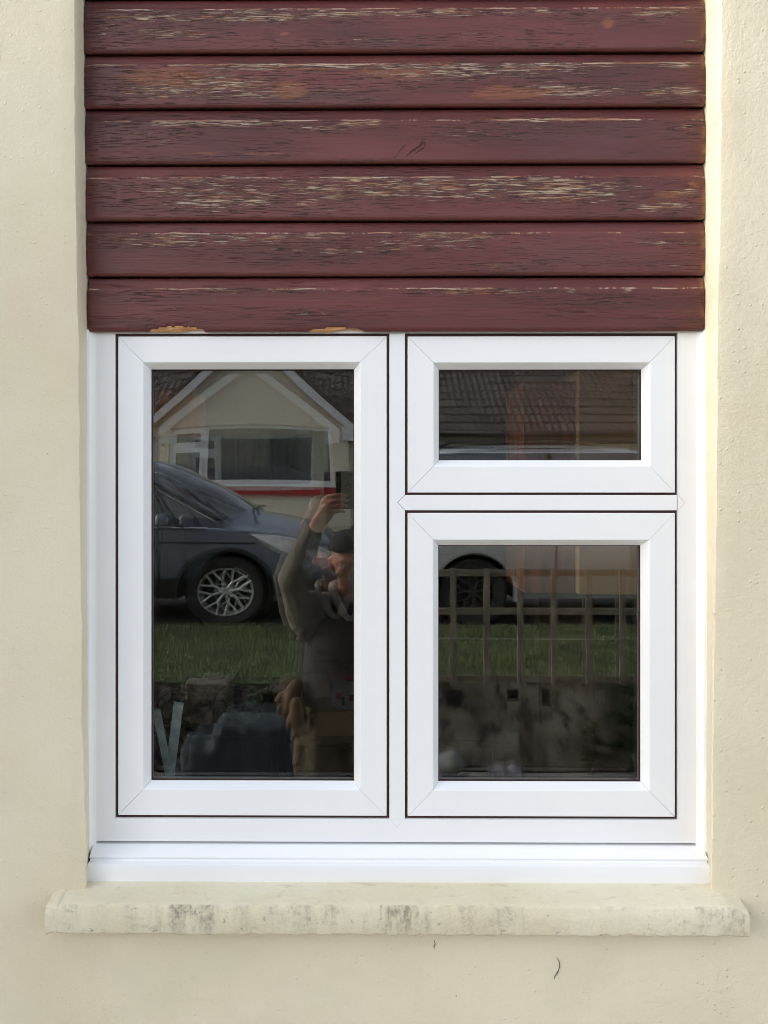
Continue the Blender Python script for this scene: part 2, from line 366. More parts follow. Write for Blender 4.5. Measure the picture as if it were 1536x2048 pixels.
def house_wall():
    mb = MB()
    zs = [0.0, 0.3, 0.6, 0.9]; z = 1.08
    while z < 2.75: zs.append(z); z += 0.012
    zs += [3.0, 3.3]
    for side, TO, TI, far in ((-1, LO, LI, -5.0), (1, RO, RI, 5.0)):
        rings = []
        for z in zs:
            xo, xi = lerp_tab(TO, z), lerp_tab(TI, z)
            j = jit(z, 30, side)*0.0016 + jit(z, 9, side+5)*0.0022
            if ZS < z < 1.30: j += jit(z, 60, side+9)*0.002
            k2 = 1.0 if z > ZS - 0.02 else 0.0
            xo += j*k2; xi += jit(z, 14, side+2)*0.0012*k2
            r = 0.0045*k2
            pts = [(far, WY), (xo+side*0.5, WY), (xo+side*0.12, WY+0.0006*jit(z,5,side+3)), (xo+side*0.03, WY+0.0010*jit(z,7,side+4)),
                   (xo+side*(r+0.003), WY+0.0004*k2), (xo+side*r*0.35, WY+r*0.35), (xo, WY+r+0.0003),
                   (xo+(xi-xo)*0.5*k2, WY+(0.0-WY)*0.5), (xi if k2 else xo, 0.004), (xi if k2 else xo, 0.14)]
            rings.append([(x, y, z) for x, y in pts])
        mb.rings(rings, closed=False, caps=False)
    # apron under the sill
    xl, xr = lerp_tab(LO, 0), lerp_tab(RO, 0)
    n = 24; nz = [0.0, 0.3, 0.6, 0.9, 1.08, ZS, FZ(1760, -0.02)]
    rows = [[(xl+(xr-xl)*i/n, WY, z) for i in range(n+1)] for z in nz]
    mb.rings(rows, closed=False, caps=False)
    # head above the boarding, out of the picture
    mb.box(-5.0, 5.0, WY, 0.14, 3.3, 3.45)
    o = mb.build('house_wall', M['wall']); autosmooth(o, 40)
    return tag(o, 'cream painted rendered house wall around the white window', 'wall')
house_wall()

# stone sill
def stone_sill():
    xl, xr = FX(88, -0.100), FX(1497, -0.100)
    zt, zb = FZ(1812, -0.100), FZ(1873, -0.100)
    mb = MB(); n = 320; rings = []
    for i in range(n+1):
        t = i/n; x = xl + (xr-xl)*t
        e = min(t, 1-t)*(xr-xl)
        rr = 0.0030 if e > 0.02 else 0.0030 + (0.02-e)*0.35
        drop = (0.02-e)*0.25 if (e < 0.02 and t < 0.5) else ((0.035-e)*0.30 if (e < 0.035) else 0)
        a = jit(x, 40, 1)*0.0022 + jit(x, 130, 7)*0.0018; b = jit(x, 25, 2)*0.0012 + jit(x, 110, 8)*0.0008; c = jit(x, 12, 3)*0.0012 + jit(x, 90, 9)*0.0008
        zt2 = zt + c - drop; zb2 = zb + a + max(0, jit(x, 70, 4)-0.25)*0.006
        prof = [(-0.02, zt+0.010-drop), (-0.060, zt+0.0062-drop), (-0.0862, zt2+0.0016), (-0.0930+b, zt2+0.0004), (-0.0975+b, zt2-rr*0.55), (-0.1000+b, zt2-rr*1.5),
                (-0.1003+b+jit(x,18,6)*0.0008, (zt+zb)/2), (-0.1000+b, zb2+0.006), (-0.0985+b, zb2+0.0018), (-0.0950, zb2), (-0.070, zb+0.001), (-0.02, zb+0.002)]
        rings.append([(x, y, z) for y, z in prof])
    mb.rings(rings, closed=True, caps=True)
    o = mb.build('window_sill', M['sill']); autosmooth(o, 50)
    return tag(o, 'projecting cream concrete window sill with grey weather stains below the window', 'window sill')
stone_sill()

# rough patches where the render is broken out beside the plastic cill
def broken_patch(cx, z0, z1, wd, label):
    mb = MB(); rings = []
    for i in range(9):
        t = i/8; z = z0 + (z1-z0)*t; r = wd*math.sin(math.pi*(0.12+0.76*t))*(1+0.4*jit(t*5, 3, cx*9))
        rings.append([(cx + r*math.cos(a)*(1+0.3*jit(a, 2, t)), -0.004 + 0.010*math.sin(a), z) for a in [2*math.pi*q/8 for q in range(8)]])
    mb.rings(rings)
    o = mb.build('broken_mortar', M['hole'], smooth=True)
    return tag(o, label, 'mortar')
broken_patch(FX(174), FZ(1764), FZ(1684), 0.006, 'crumbled dark mortar gap at the left end of the plastic cill')
broken_patch(FX(1413), FZ(1716), FZ(1682), 0.006, 'crumbled dark mortar gap at the right end of the plastic cill')

# cobwebby dirt, tendrils on the apron
for (px, py, pts, lab) in (
    (1112, 1912, [(0,0),(5,9),(6,19),(2,30),(-3,38)], 'longer dried tendril stuck to the wall under the sill'),
    (1112, 1948, [(4,-12),(0,-4),(-4,3),(-5,8)], 'short dried tendril lower on the wall under the sill'),
    (868, 1880, [(0,0),(2,6),(-1,12),(1,16)], 'dark dried sprig hanging from the sill underside'),):
    mb = MB(); mb.tube([(FX(px+a, WY), WY-0.0012, FZ(py+b, WY)) for a, b in pts], [0.0003]+[0.00055]*(len(pts)-2)+[0.0002], 6)
    tag(mb.build('dried_tendril', M['hole'], smooth=True), lab, 'tendril')

# ------------------------------------------------------------------ the boarding above the window
BY = -0.012
bz = [FZ(p, BY) for p in (663, 552, 440.5, 326.5, 214, 103.5, -8, -120)]
cladding = thing('timber_cladding', 'weathered maroon shiplap timber boarding with peeling paint above the white window', 'cladding', (0,0,bz[0]))
BXL, BXR = FX(166, BY), FX(1409, BY)
BOARDWEAR = [   # where each board has lost its paint: (px, py, half width, half height, amount), then rusty bare wood
 ([(950,585,140,5,.9),(600,582,330,3,.7),(1150,608,130,12,.42),(610,628,55,6,.55),(280,595,70,10,.35),(330,615,80,8,.4)], [(1380,652,30,6,.9),(1120,656,70,4,.6),(745,600,25,8,.5)]),
 ([(340,478,150,12,1.0),(560,475,190,8,.8),(900,475,150,9,1.0),(850,490,160,10,.7),(700,500,220,22,.4),(990,535,60,12,.5),(1340,535,60,10,.5),(1320,490,90,4,.8),(450,510,60,10,.4),(1130,520,90,14,.35)], [(960,470,70,5,.6)]),
 ([(400,388,230,34,.75),(800,378,360,25,.8),(1150,385,190,26,.7),(1330,415,70,8,1.0),(1360,388,50,10,.9),(620,395,120,30,.6),(1220,435,70,5,.8)], [(1335,390,40,8,.9),(590,415,20,8,.6),(1385,372,14,10,.9)]),
 ([(470,245,210,8,.75),(640,255,90,9,.8),(1100,240,170,5,.7),(330,275,140,20,.45),(540,300,110,15,.4),(1370,262,30,20,.35),(1000,265,160,10,.35),(780,240,100,5,.5)], [(500,308,260,6,.6),(1180,238,110,7,.7),(430,250,60,6,.5)]),
 ([(400,172,240,32,.85),(760,135,520,8,.85),(860,150,360,14,.75),(1140,185,150,22,.9),(1340,192,75,15,1.0),(300,205,110,6,.6),(680,203,80,8,.7)], [(330,152,110,20,1.0),(580,180,38,18,1.1),(1010,190,75,15,1.1),(800,145,130,9,.8),(440,165,160,20,.6)]),
 ([(420,33,270,11,.95),(820,28,320,8,.8),(1330,28,75,11,1.0),(330,68,140,12,.85),(960,72,130,10,.6),(700,85,220,9,.55),(1380,92,30,6,.9),(240,60,60,30,.5),(1130,95,80,8,.5)], [(1215,48,16,12,1.0),(240,30,60,8,.6),(570,66,12,5,.9)]),
]
def board(i):
    h = bz[i+1]-bz[i] if i+1 < len(bz) else 0.108
    W_, K_ = BOARDWEAR[i] if i < len(BOARDWEAR) else ([], [])
    prof = [(0.0045,0.0030),(-0.0030,0.0014),(-0.0078,0.0003),(-0.0102,0.0014),(-0.0117,0.0040),(-0.0122,0.0070),(-0.0122,0.0100),(-0.0122,0.013),(-0.0122,0.02),(-0.0122,0.027),(-0.0122,0.034),(-0.0122,0.041),(-0.0122,0.048),(-0.0122,0.055),(-0.0122,0.062),(-0.0122,0.069),(-0.0122,0.0755),(-0.0122,0.0810),(-0.0118,0.0835),(-0.0098,0.0860),
            (-0.0070,0.0925),(-0.0040,0.1000),(-0.0026,h-0.0030),(-0.0016,h-0.0018),(0.0045,h-0.0016)]
    n = 420 if i == 0 else 90
    xl = BXL + (0.007 if i == 0 else 0.0065 - i*0.0012); xr = BXR + (-0.0015 if i == 0 else 0.001*math.sin(i*2.1))
    mb = MB(); rings = []; att = []; aw = []; ar = []
    def blob(lst, x, z):
        t_ = 0
        for (bx_, by_, rx_, ry_, am) in lst:
            d_ = ((x-FX(bx_, BY))/(rx_*9.64e-4))**2 + ((z+bz[i]-FZ(by_, BY))/(ry_*9.64e-4*1.15))**2
            t_ = max(t_, am*math.exp(-d_*0.9))
        return t_
    chips = [(FX(352, BY), 0.054, 0.0125, FX(395, BY), 0.030), (FX(672, BY), 0.052, 0.0095, FX(700, BY), 0.036)]
    for k in range(n+1):
        t = k/n; x = xl + (xr-xl)*t; e = min(t, 1-t)*(xr-xl)
        wob = jit(x, 3, i*3.3)*0.0010
        ring = []
        for (y, z) in prof:
            zz, yy, xx = z, y, x
            if k in (0, n):
                sgn = -1 if k == 0 else 1
                xx += sgn*(0.0022*jit(z, 70, i*7+k) + 0.003*math.sin(math.pi*min(1, z/0.083)) - (0.004 if z < 0.004 else 0)); yy += 0.004 if y < -0.008 else 0
            elif k in (1, n-1): yy += 0.0008 if y < -0.008 else 0
            yy += wob*0.6 if y < -0.004 else 0
            a = 0.0
            if i == 0:
                for (cx, hw, hh, bx, bw) in chips:
                    u = (x-cx)/hw
                    if abs(u) < 1:
                        top = hh*(1-u*u)**0.6*(0.85+0.3*jit(x, 120, cx))
                        if z < top: a = 1.0; yy += 0.0022
                        # bite out of the very edge
                        v2 = (x-bx)/bw
                        if abs(v2) < 1 and z < 0.0045: zz = max(z, 0.0050*(1-v2*v2)); yy += 0.001
            aw.append(blob(W_, x, z)); ar.append(blob(K_, x, z)); att.append(a); ring.append((xx, yy, zz + wob*(1 if z < 0.01 else 0)))
        rings.append(ring)
    # ends closed by a ring at the back
    mb.rings(rings, closed=False, caps=False)
    m = len(prof)
    for k in (0, n):
        b = len(mb.v); base = k*m
        mb.add([(mb.v[base+q][0], 0.0, mb.v[base+q][2]) for q in range(m)], []); att += [0.0]*m; aw += [0.0]*m; ar += [0.0]*m
        for q in range(m-1): mb.f.append((base+q, base+q+1, b+q+1, b+q)); mb.m.append(0)
    o = mb.build('board', M['board'], cladding); autosmooth(o, 45)
    o.location = (0, 0, bz[i]-bz[0])
    ca = o.data.attributes.new('split', 'FLOAT', 'POINT'); ca.data.foreach_set('value', att)
    for nm_, ls_ in (('worn', aw), ('rust', ar)): o.data.attributes.new(nm_, 'FLOAT', 'POINT').data.foreach_set('value', ls_)
for i in range(len(bz)-1): board(i)
mb = MB()
for pts_, r_ in ((((812,312),(822,302),(838,292),(846,278)), .0016), (((836,292),(850,284),(846,296),(832,306)), .0012), (((788,316),(800,300),(812,288)), .0008)):
    mb.tube([(FX(a_, BY), BY-0.0006, FZ(b_, BY)-bz[0]) for a_, b_ in pts_], [r_*.4]+[r_]*(len(pts_)-2)+[r_*.3], 6)
mb.build('knot_crack', M['board'], cladding, smooth=True)
mb = MB(); mb.box(BXL-0.02, BXR+0.02, 0.0052, 0.02, FZ(600)-bz[0], bz[-1]-bz[0]+0.1); mb.build('backing', M['hole'], cladding)

# ------------------------------------------------------------------ the window
win = thing('casement_window', 'new white plastic window with one tall and two short flush sashes under the maroon boards', 'window', (0, 0, 0))
FD = 0.055                               # depth of the profiles
U = M['upvc']
def part(name, o): o.name = name; return o
def bar(name, x0, x1, z0, z1, y0=0.0, y1=FD, parent=win, bev=0.0012, mat=None):
    mb = MB(); mb.box(x0, x1, y0, y1, z0, z1); o = mb.build(name, mat or U, parent); return bevel(o, bev, 2)
zT, zB = FZ(667), FZ(1637)
FRL = [(FX(187), FZ(1683.5)), (FX(1394), FZ(1683.5)), (FX(1394), FZ(655)), (FX(187), FZ(655))]
FRI = [(FX(229.0), FZ(1638.0)), (FX(1353.5), FZ(1638.0)), (FX(1353.5), FZ(666.3)), (FX(229.0), FZ(666.3))]
for i_, nm_ in enumerate(('bottom_rail', 'jamb', 'head', 'jamb')):          # welded at the corners
    j_ = (i_+1) % 4
    MB().prism([FRL[i_], FRL[j_], FRI[j_], FRI[i_]], 'y', 0.0, FD).build(nm_, U, win)
# mullion and transom, the transom's ends let in as arrow points
mb = MB(); zc_ = (FZ(990)+FZ(1020.5))/2; hz = (FZ(990)-FZ(1020.5))/2
x0, x1 = FX(778.7), FX(809.6)
poly = [(x0, FZ(1638.0)), (x1, FZ(1638.0)), (x1, zc_-hz-0.0003), (x1-0.0145, zc_), (x1, zc_+hz+0.0003), (x1, FZ(666.3)), (x0, FZ(666.3))]
mb.prism(poly, 'y', 0.0, FD); bevel(mb.build('mullion', U, win), 0.0008, 2)
mb = MB(); xr_ = FX(1353)
mb.prism([(x1+0.0004, zc_-hz), (xr_-0.0004, zc_-hz), (xr_-0.0004, zc_+hz), (x1+0.0004, zc_+hz), (x1-0.0139, zc_)], 'y', 0.0003, FD); bevel(mb.build('transom', U, win), 0.0008, 2)
# right arrow point of the transom lies on the jamb as a fine weld line
mb = MB()
for sg in (1, -1): mb.tube([(xr_+0.0008, -0.0001, zc_+sg*hz), (xr_+0.0140, -0.0001, zc_)], 0.00045, 5)
mb.build('weld_line', simple('weld_grey', (0.62, 0.62, 0.62), 0.6, 0.05, 20, 0), win)
mb = MB(); mb.tube([(x1-0.004, -0.0001, FZ(1640)), (x1-0.016, -0.0001, FZ(1655)), (x0+0.004, -0.0001, FZ(1640))], 0.0003, 5); mb.build('weld_line', bpy.data.materials['weld_grey'], win)
# cover trims down both sides: a flat lip and a hollow
def trim(px_out, px_in, top, bot):
    s_ = 1 if px_in > px_out else -1
    a, b = FX(px_out), FX(px_in); wd = b-a
    prof = [(a, 0.03), (a, -0.0085), (a+wd*0.08, -0.0100), (a+wd*0.40, -0.0100), (a+wd*0.50, -0.0090), (a+wd*0.62, -0.0050), (a+wd*0.80, -0.0022), (a+wd, -0.0008), (b, 0.03)]
    mb = MB(); mb.rings([[(x, y, z) for x, y in prof] for z in (FZ(bot), FZ(bot-6), FZ(top+5), FZ(top))], True, True)
    o = mb.build('cover_trim', U, win); autosmooth(o, 30)
trim(169.5, 191, 660, 1704); trim(1411.5, 1390, 662, 1703)
# cill
def cill():
    prof = [(0.030, FZ(1683.9)), (0.016, FZ(1683.9)), (0.014, FZ(1689)-0.001), (0.0005, FZ(1689)-0.0002), (-0.0010, FZ(1689.6)), (-0.0240, FZ(1715.5, -.0240)), (-0.0240, FZ(1717, -.0240)), (-0.0212, FZ(1719.5, -.0212)),
            (-0.0215, FZ(1723.5, -.0215)), (-0.0338, FZ(1729.0, -.0338)), (-0.0355, FZ(1730.5, -.0355)), (-0.0363, FZ(1733.5, -.0363)), (-0.0352, FZ(1762, -.0352)), (-0.0343, FZ(1766, -.0343)), (-0.030, FZ(1766.5, -.03)), (0.030, FZ(1767))]
    mb = MB(); xa, xb = FX(173.5, -0.035), FX(1419, -0.035)
    xs = [xa, xa+0.0015, xb-0.0015, xb]
    rings = []
    for x in xs:
        ins = 0.010 if False else 0
        rings.append([(max(x, FX(181)) if y > -0.02 and x < 0 else (min(x, FX(1410)) if y > -0.02 else x), y, z) for y, z in prof])
    mb.rings(rings); o = mb.build('cill', U, win); autosmooth(o, 25)
cill()

# glazing: outer pane bows inwards, inner pane outwards, as sealed units do on a cool day
def pane_mesh(x0, x1, z0, z1, y, th, w0, kz, nx, nz, two=False):
    cx, cz, a, b = (x0+x1)/2, (z0+z1)/2, (x1-x0)/2, (z1-z0)/2
    k = math.pi/(2*a)*kz
    def wf(x, z):
        u = math.cos(math.pi/2*(x-cx)/a)
        v = (1-math.cosh(k*(z-cz))/math.cosh(k*b))
        return w0*u*v
    mb = MB(); 
    P = [[(x0+(x1-x0)*i/nx, z0+(z1-z0)*j/nz) for i in range(nx+1)] for j in range(nz+1)]
    for dy in (0.0, th):
        vs_ = [(x, y+wf(x, z)+dy, z) for row in P for x, z in row]
        fs_ = [(j*(nx+1)+i, j*(nx+1)+i+1, (j+1)*(nx+1)+i+1, (j+1)*(nx+1)+i) for j in range(nz) for i in range(nx)]
        mb.add(vs_, fs_)
    N = (nx+1)*(nz+1)
    rim = [i for i in range(nx+1)] + [j*(nx+1)+nx for j in range(1, nz+1)] + [nz*(nx+1)+i for i in range(nx-1, -1, -1)] + [j*(nx+1) for j in range(nz-1, 0, -1)]
    for a_, b_ in zip(rim, rim[1:]+rim[:1]): mb.f.append((a_, b_, b_+N, a_+N)); mb.m.append(0)
    return mb
def sash(x0, x1, z0, z1, gx0, gx1, gz0, gz1, w_out, w_in, kz, tilt=(0,0)):
    """outer face x0..x1,z0..z1; sight line of the glass gx*,gz*"""
    # the brown seal in the gap round the sash is the body the rails hang on
    g = 0.0060; mb = MB(); y0, y1 = 0.0060, 0.0125
    mb.box(x0-g, x0+0.004, y0, y1, z0-g, z1+g); mb.box(x1-0.004, x1+g, y0, y1, z0-g, z1+g)
    mb.box(x0+0.0041, x1-0.0041, y0, y1, z0-g, z0+0.004); mb.box(x0+0.0041, x1-0.0041, y0, y1, z1-0.004, z1+g)
    sh = mb.build('sash', M['gasket'], win)
    bev = 0.0118; by = 0.0150
    def member(name, side):
        # profile: (u towards the glass, y)
        if side in 'LR': tot = (gx0-x0) if side == 'L' else (x1-gx1)
        else: tot = (gz0-z0) if side == 'B' else (z1-gz1)
        prof = [(0.0, FD-0.002), (0.0, 0.0012), (0.0004, 0.0004), (0.0012, 0.0), (tot-bev-0.0008, 0.0), (tot-bev+0.0004, 0.0006), (tot-0.0012, by-0.001), (tot, by+0.001), (tot-0.0135, by+0.0014), (tot-0.0135, FD-0.002)]
        gap = 0.00030; rings = []
        for end in (0, 1):
            r = []
            for u, y in prof:
                if side == 'L': x = x0+u; z = (z0+u*((gz0-z0)/tot)+gap) if end == 0 else (z1-u*((z1-gz1)/tot)-gap)
                elif side == 'R': x = x1-u; z = (z0+u*((gz0-z0)/tot)+gap) if end == 0 else (z1-u*((z1-gz1)/tot)-gap)
                elif side == 'B': z = z0+u; x = (x0+u*((gx0-x0)/tot)+gap) if end == 0 else (x1-u*((x1-gx1)/tot)-gap)
                else: z = z1-u; x = (x0+u*((gx0-x0)/tot)+gap) if end == 0 else (x1-u*((x1-gx1)/tot)-gap)
                r.append((x, y, z))
            rings.append(r)
        m_ = MB(); m_.rings(rings); o = m_.build(name, U, sh); autosmooth(o, 25)
    member('stile', 'L'); member('stile', 'R'); member('rail', 'T'); member('rail', 'B')
    # backing that closes the mitres
    e = 0.014
    for (a, b, c, d) in ((x0+.002, gx0-e, z0+.002, z1-.002), (gx1+e, x1-.002, z0+.002, z1-.002)): MB().box(a, b, 0.020, FD-0.004, c, d).build('sash_core', U, sh)
    # glass gasket, spacer bars, panes
    mb = MB(); q = 0.0014; ya, yb = 0.0165, 0.0205
    mb.box(gx0-.012, gx0+q, ya, yb, gz0-.012, gz1+.012); mb.box(gx1-q, gx1+.012, ya, yb, gz0-.012, gz1+.012)
    mb.box(gx0+q+.0001, gx1-q-.0001, ya, yb, gz0-.012, gz0+q); mb.box(gx0+q+.0001, gx1-q-.0001, ya, yb, gz1-q, gz1+.012)
    mb.build('glass_gasket', M['gasket'], sh)
    sp0 = 0.0292; sp1 = 0.0375
    for (a, b, c, d) in ((gx0-.0125, gx0-.0002, gz0-.0125, gz1+.0125), (gx1+.0012, gx1+.0125, gz0-.010, gz1+.010)): 
        m_ = MB(); m_.box(a, b, sp0, sp1, c, d); m_.build('spacer_bar', M['spacer'], sh)
    for (c, d) in ((gz0-.0125, gz0-.0012), (gz1+.0012, gz1+.0125)):
        m_ = MB(); m_.box(gx0-.0001, gx1+.0011, sp0, sp1, c, d); m_.build('spacer_bar', M['spacer'], sh)
    nx = 40; nz = max(24, min(72, int(40*(gz1-gz0)/(gx1-gx0))))
    o = pane_mesh(gx0-.010, gx1+.010, gz0-.010, gz1+.010, 0.0212, 0.004, w_out, kz, nx, nz).build('glass_pane', M['glass'], sh); autosmooth(o, 30)
    o = pane_mesh(gx0-.010, gx1+.010, gz0-.010, gz1+.010, 0.0412, 0.004, -w_in, kz, nx, nz).build('glass_pane', M['glass'], sh); autosmooth(o, 30)
    return sh
GY = 0.0165
sash(FX(234.9), FX(773.1), FZ(1631.8), FZ(672.2), FX(302, GY), FX(708, GY), FZ(1561, GY), FZ(738.5, GY), 0.00144, 0.00144, 1.0)
sash(FX(815.2), FX(1347.9), FZ(985.1), FZ(672.8), FX(877, GY), FX(1280, GY), FZ(920.5, GY), FZ(739.5, GY), 0.00065, 0.00065, 1.0)
sash(FX(815.2), FX(1347.9), FZ(1631.8), FZ(1025.9), FX(876, GY), FX(1278.5, GY), FZ(1561, GY), FZ(1090, GY), 0.00022, 0.00022, 1.0)
#PART2
# ------------------------------------------------------------------ the street behind the photographer (seen in the glass)
M['patio'] = simple('patio_concrete', (0.33, 0.315, 0.28), 0.85, 0.35, 3.0, 0.5)
M['soil'] = simple('earth', (0.09, 0.07, 0.05), 0.95, 0.4, 6, 0.6)
M['lawn'] = simple('lawn_turf', (0.055, 0.085, 0.025), 0.95, 0.45, 5, 0.8, 0.02)
M['asphalt'] = simple('asphalt', (0.055, 0.054, 0.053), 0.9, 0.25, 12, 0.5)
M['kerbstone'] = simple('kerb_concrete', (0.33, 0.32, 0.29), 0.85, 0.2, 10, 0.4)
RW = -3.68; LZ = 0.60; RZ = 0.50
def sheet(name, x0, x1, y0, y1, z0, z1, mat, n=1):
    mb = MB(); 
    rows = [[(x0+(x1-x0)*i/n, y, z) for i in range(n+1)] for y, z in ((y0, z0), (y1, z1))]
    mb.rings(rows, closed=False, caps=False)
    return struct(mb.build(name, mat))
sheet('ground', -400, 400, -400, 400, -0.06, -0.06, M['soil'])
sheet('patio', -12, 12, RW+0.02, WY-0.002, 0, 0, M['patio'])
mb = MB(); mb.add([(-30,RW-0.05,LZ-0.01),(30,RW-0.05,LZ-0.01),(30,-5.85,LZ-0.045),(-30,-5.85,LZ-0.045)], [(0,1,2,3)]); struct(mb.build('lawn', M['lawn']))
mb = MB(); mb.box(-30, 30, -6.0, -5.85, RZ-0.1, LZ-0.07); struct(bevel(mb.build('kerb', M['kerbstone']), 0.012))
sheet('road', -60, 60, -10.2, -6.0, RZ, RZ, M['asphalt'])
mb = MB(); mb.box(-60, 60, -10.35, -10.2, RZ-0.1, RZ+0.11); o = mb.build('kerb', M['kerbstone']); struct(bevel(o, 0.012))
sheet('pavement', -60, 60, -11.6, -10.35, RZ+0.11, RZ+0.11, M['kerbstone'])
mb = MB(); mb.add([(-60,-11.6,RZ+0.10),(60,-11.6,RZ+0.10),(60,-13.6,0.9),(-60,-13.6,0.9),(-200,-300,0.9),(200,-300,0.9)], [(0,1,2,3),(3,2,5,4)]); struct(mb.build('front_lawn', M['lawn']))

def grass():
    mb = MB(); rnd = random.Random(3)
    for _ in range(26000):
        x = rnd.uniform(-2.6, 3.4); y = rnd.uniform(-5.84, RW-0.07); t = (y-RW)/( -5.85-RW)
        z = LZ-0.012-0.035*t
        cl = 0.5+0.5*mnoise.noise(Vector((x*2.2, y*2.2, 0)))
        h = rnd.uniform(0.018, 0.05)*(0.6+0.9*cl); a = rnd.uniform(0, 6.28); wd = 0.0035
        dx, dy = math.cos(a)*wd, math.sin(a)*wd; lx, ly = rnd.uniform(-.02,.02), rnd.uniform(-.02,.02)
        b = len(mb.v); mb.v += [(x-dx,y-dy,z),(x+dx,y+dy,z),(x+lx,y+ly,z+h)]; mb.f.append((b,b+1,b+2)); mb.m.append(0)
    k = NT('grass_blades'); v = k.obj()
    c = k.mix(k.ramp(k.noise(v, 3.0, 4), 0.3, 0.7), (0.042, 0.066, 0.020), (0.12, 0.125, 0.045))
    c = k.mix(k.math('MULTIPLY', k.ramp(k.noise(v, 90.0, 2), 0.55, 0.75), 0.5), c, (0.20, 0.17, 0.07))
    o = mb.build('lawn_grass', k.pbr(c, 0.7)); o['kind'] = 'stuff'; o['label'] = 'rough green grass on the raised verge'
grass()

# retaining wall below the verge: rubble to the left, cement face to the right
M['trim_dark'] = simple('dark_void', (0.008,0.008,0.008), 0.9, 0.1, 5, 0)
M['stone'] = simple('rubble_stone', (0.075, 0.068, 0.056), 0.9, 0.45, 9, 0.8, 0.01)
k = NT('stained_cement'); v = k.obj()
c = k.mix(k.ramp(k.noise(v, 3.0, 5, 0.6), 0.3, 0.7), (0.10, 0.09, 0.072), (0.30, 0.28, 0.235))
c = k.mix(k.math('MULTIPLY', k.ramp(k.noise(k.scale(v, (7,7,4.5)), 1.0, 6, 0.68), 0.47, 0.62), 0.9), c, (0.028, 0.030, 0.025))
c = k.mix(k.math('MULTIPLY', k.ramp(k.noise(v, 7.0, 4), 0.58, 0.72), 0.6), c, (0.20, 0.13, 0.075))
M['cement'] = k.pbr(c, 0.9, k.bump(k.noise(v, 25.0, 6, 0.65), 0.7, 0.012))
k = NT('mossy_earth_fill'); v = k.obj()
M['fill'] = k.pbr(k.mix(k.ramp(k.noise(v, 14.0, 5), 0.4, 0.65), (0.030, 0.026, 0.020), (0.06, 0.065, 0.03)), 0.95, k.bump(k.noise(v, 40.0, 5), 0.8, 0.02))
rw = thing('retaining_wall', 'low retaining wall under the grass verge, part rubble and part stained cement', 'wall', (0, RW, 0))
mb = MB()
n = 60; rows = []
for j in range(9):
    z = LZ*0.985*j/8
    rows.append([(-0.16+12.2*i/n, -0.004+0.012*mnoise.noise(Vector((i*.7, j*.9, 1))), z) for i in range(n+1)])
rows.append([(-0.16+12.2*i/n, -0.12, LZ*0.985) for i in range(n+1)])
mb.rings(rows, closed=False, caps=False)
mb.add([(-0.16,-0.004,0),(-0.16,-0.2,0),(-0.16,-0.2,LZ*.985),(-0.16,-0.004,LZ*.985)], [(0,1,2,3)])
o = mb.build('cement_face', M['cement'], rw); autosmooth(o, 60)
mb = MB(); mb.box(-12, -0.17, -0.2, -0.045, 0, LZ*0.98); mb.build('earth_fill', M['fill'], rw)
for x, wd_, z0_, z1_ in ((0.66, .10, .17, .06), (1.07, .07, .13, .055), (1.30, .05, .16, .05)):      # gaps under the coping
    mb = MB(); mb.box(x, x+wd_, -0.05, 0.0115, LZ-z0_, LZ-z1_); mb.build('weep_hole', M['trim_dark'], rw)
def rock_mesh(seed, rx, ry, rz, amp=0.25, nu=10, nv=7, flat=0.0):
    mb = MB(); rr = []
    for j in range(1, nv):
        t = math.pi*j/nv; ring = []
        for i in range(nu):
            a = 2*math.pi*i/nu
            d = Vector((math.sin(t)*math.cos(a), math.sin(t)*math.sin(a), -math.cos(t)))
            d = Vector([math.copysign(abs(q)**0.55, q) for q in d])
            r = 1+amp*mnoise.noise(d*1.3+Vector((seed*3.1, seed*1.7, 0)))
            ring.append((d.x*rx*r, d.y*ry*r, d.z*rz*r))
        rr.append(ring)
    mb.rings(rr); return mb
protos = []
for q in range(7):
    o = rock_mesh(q, 1, 1, 1, 0.8).build('stone', M['stone'], rw, smooth=False); protos.append(o.data); bpy.data.objects.remove(o)
z = 0.07; row = 0
while z < LZ-0.02:
    x = -2.6+random.uniform(0, .1); hh = random.uniform(0.055, 0.075)
    while x < -0.2:
        wd = random.uniform(0.055, 0.115)
        o = link('stone', random.choice(protos), rw, (x+wd, -0.035, z+random.uniform(-.01,.01))); o.scale = (wd*0.94, random.uniform(.05,.075), hh*0.9); o.rotation_euler = (0, random.uniform(-.12,.12), random.choice((0, math.pi)))
        x += wd*1.9
    z += hh*1.75; row += 1
mb = MB(); mb.box(-0.13, 0.13, -0.10, 0.05, -0.055, 0.055); o = mb.build('coping_block', M['cement'], rw, loc=(-0.93, 0, LZ-0.045)); bevel(o, 0.012)

# trellis standing on the wall
M['lath'] = simple('weathered_lath', (0.18, 0.155, 0.12), 0.85, 0.4, 14, 0.6, 0.004, stretch=(3,1,0.5))
M['lath_h'] = simple('weathered_rail', (0.165, 0.14, 0.105), 0.85, 0.4, 14, 0.6, 0.004, stretch=(0.5,1,3))
tr = thing('trellis', 'weathered square wooden trellis panel standing on the retaining wall', 'trellis', (0, RW+0.01, LZ))
for i in range(8):
    mb = MB(); x = 0.70+i*0.226-0.226; rings = []
    for q in range(9):
        zz = -0.02+0.785*q/8; dx = 0.004*mnoise.noise(Vector((i*3.3, q*0.8, 0)))
        wq = 0.0192+0.002*mnoise.noise(Vector((q*1.4, i*2.2, 4)))
        rings.append([(x-wq+dx, 0.006, zz), (x+wq+dx, 0.006, zz), (x+wq+dx, 0.020, zz), (x-wq+dx, 0.020, zz)])
    mb.rings(rings); mb.build('upright_lath', M['lath'], tr)
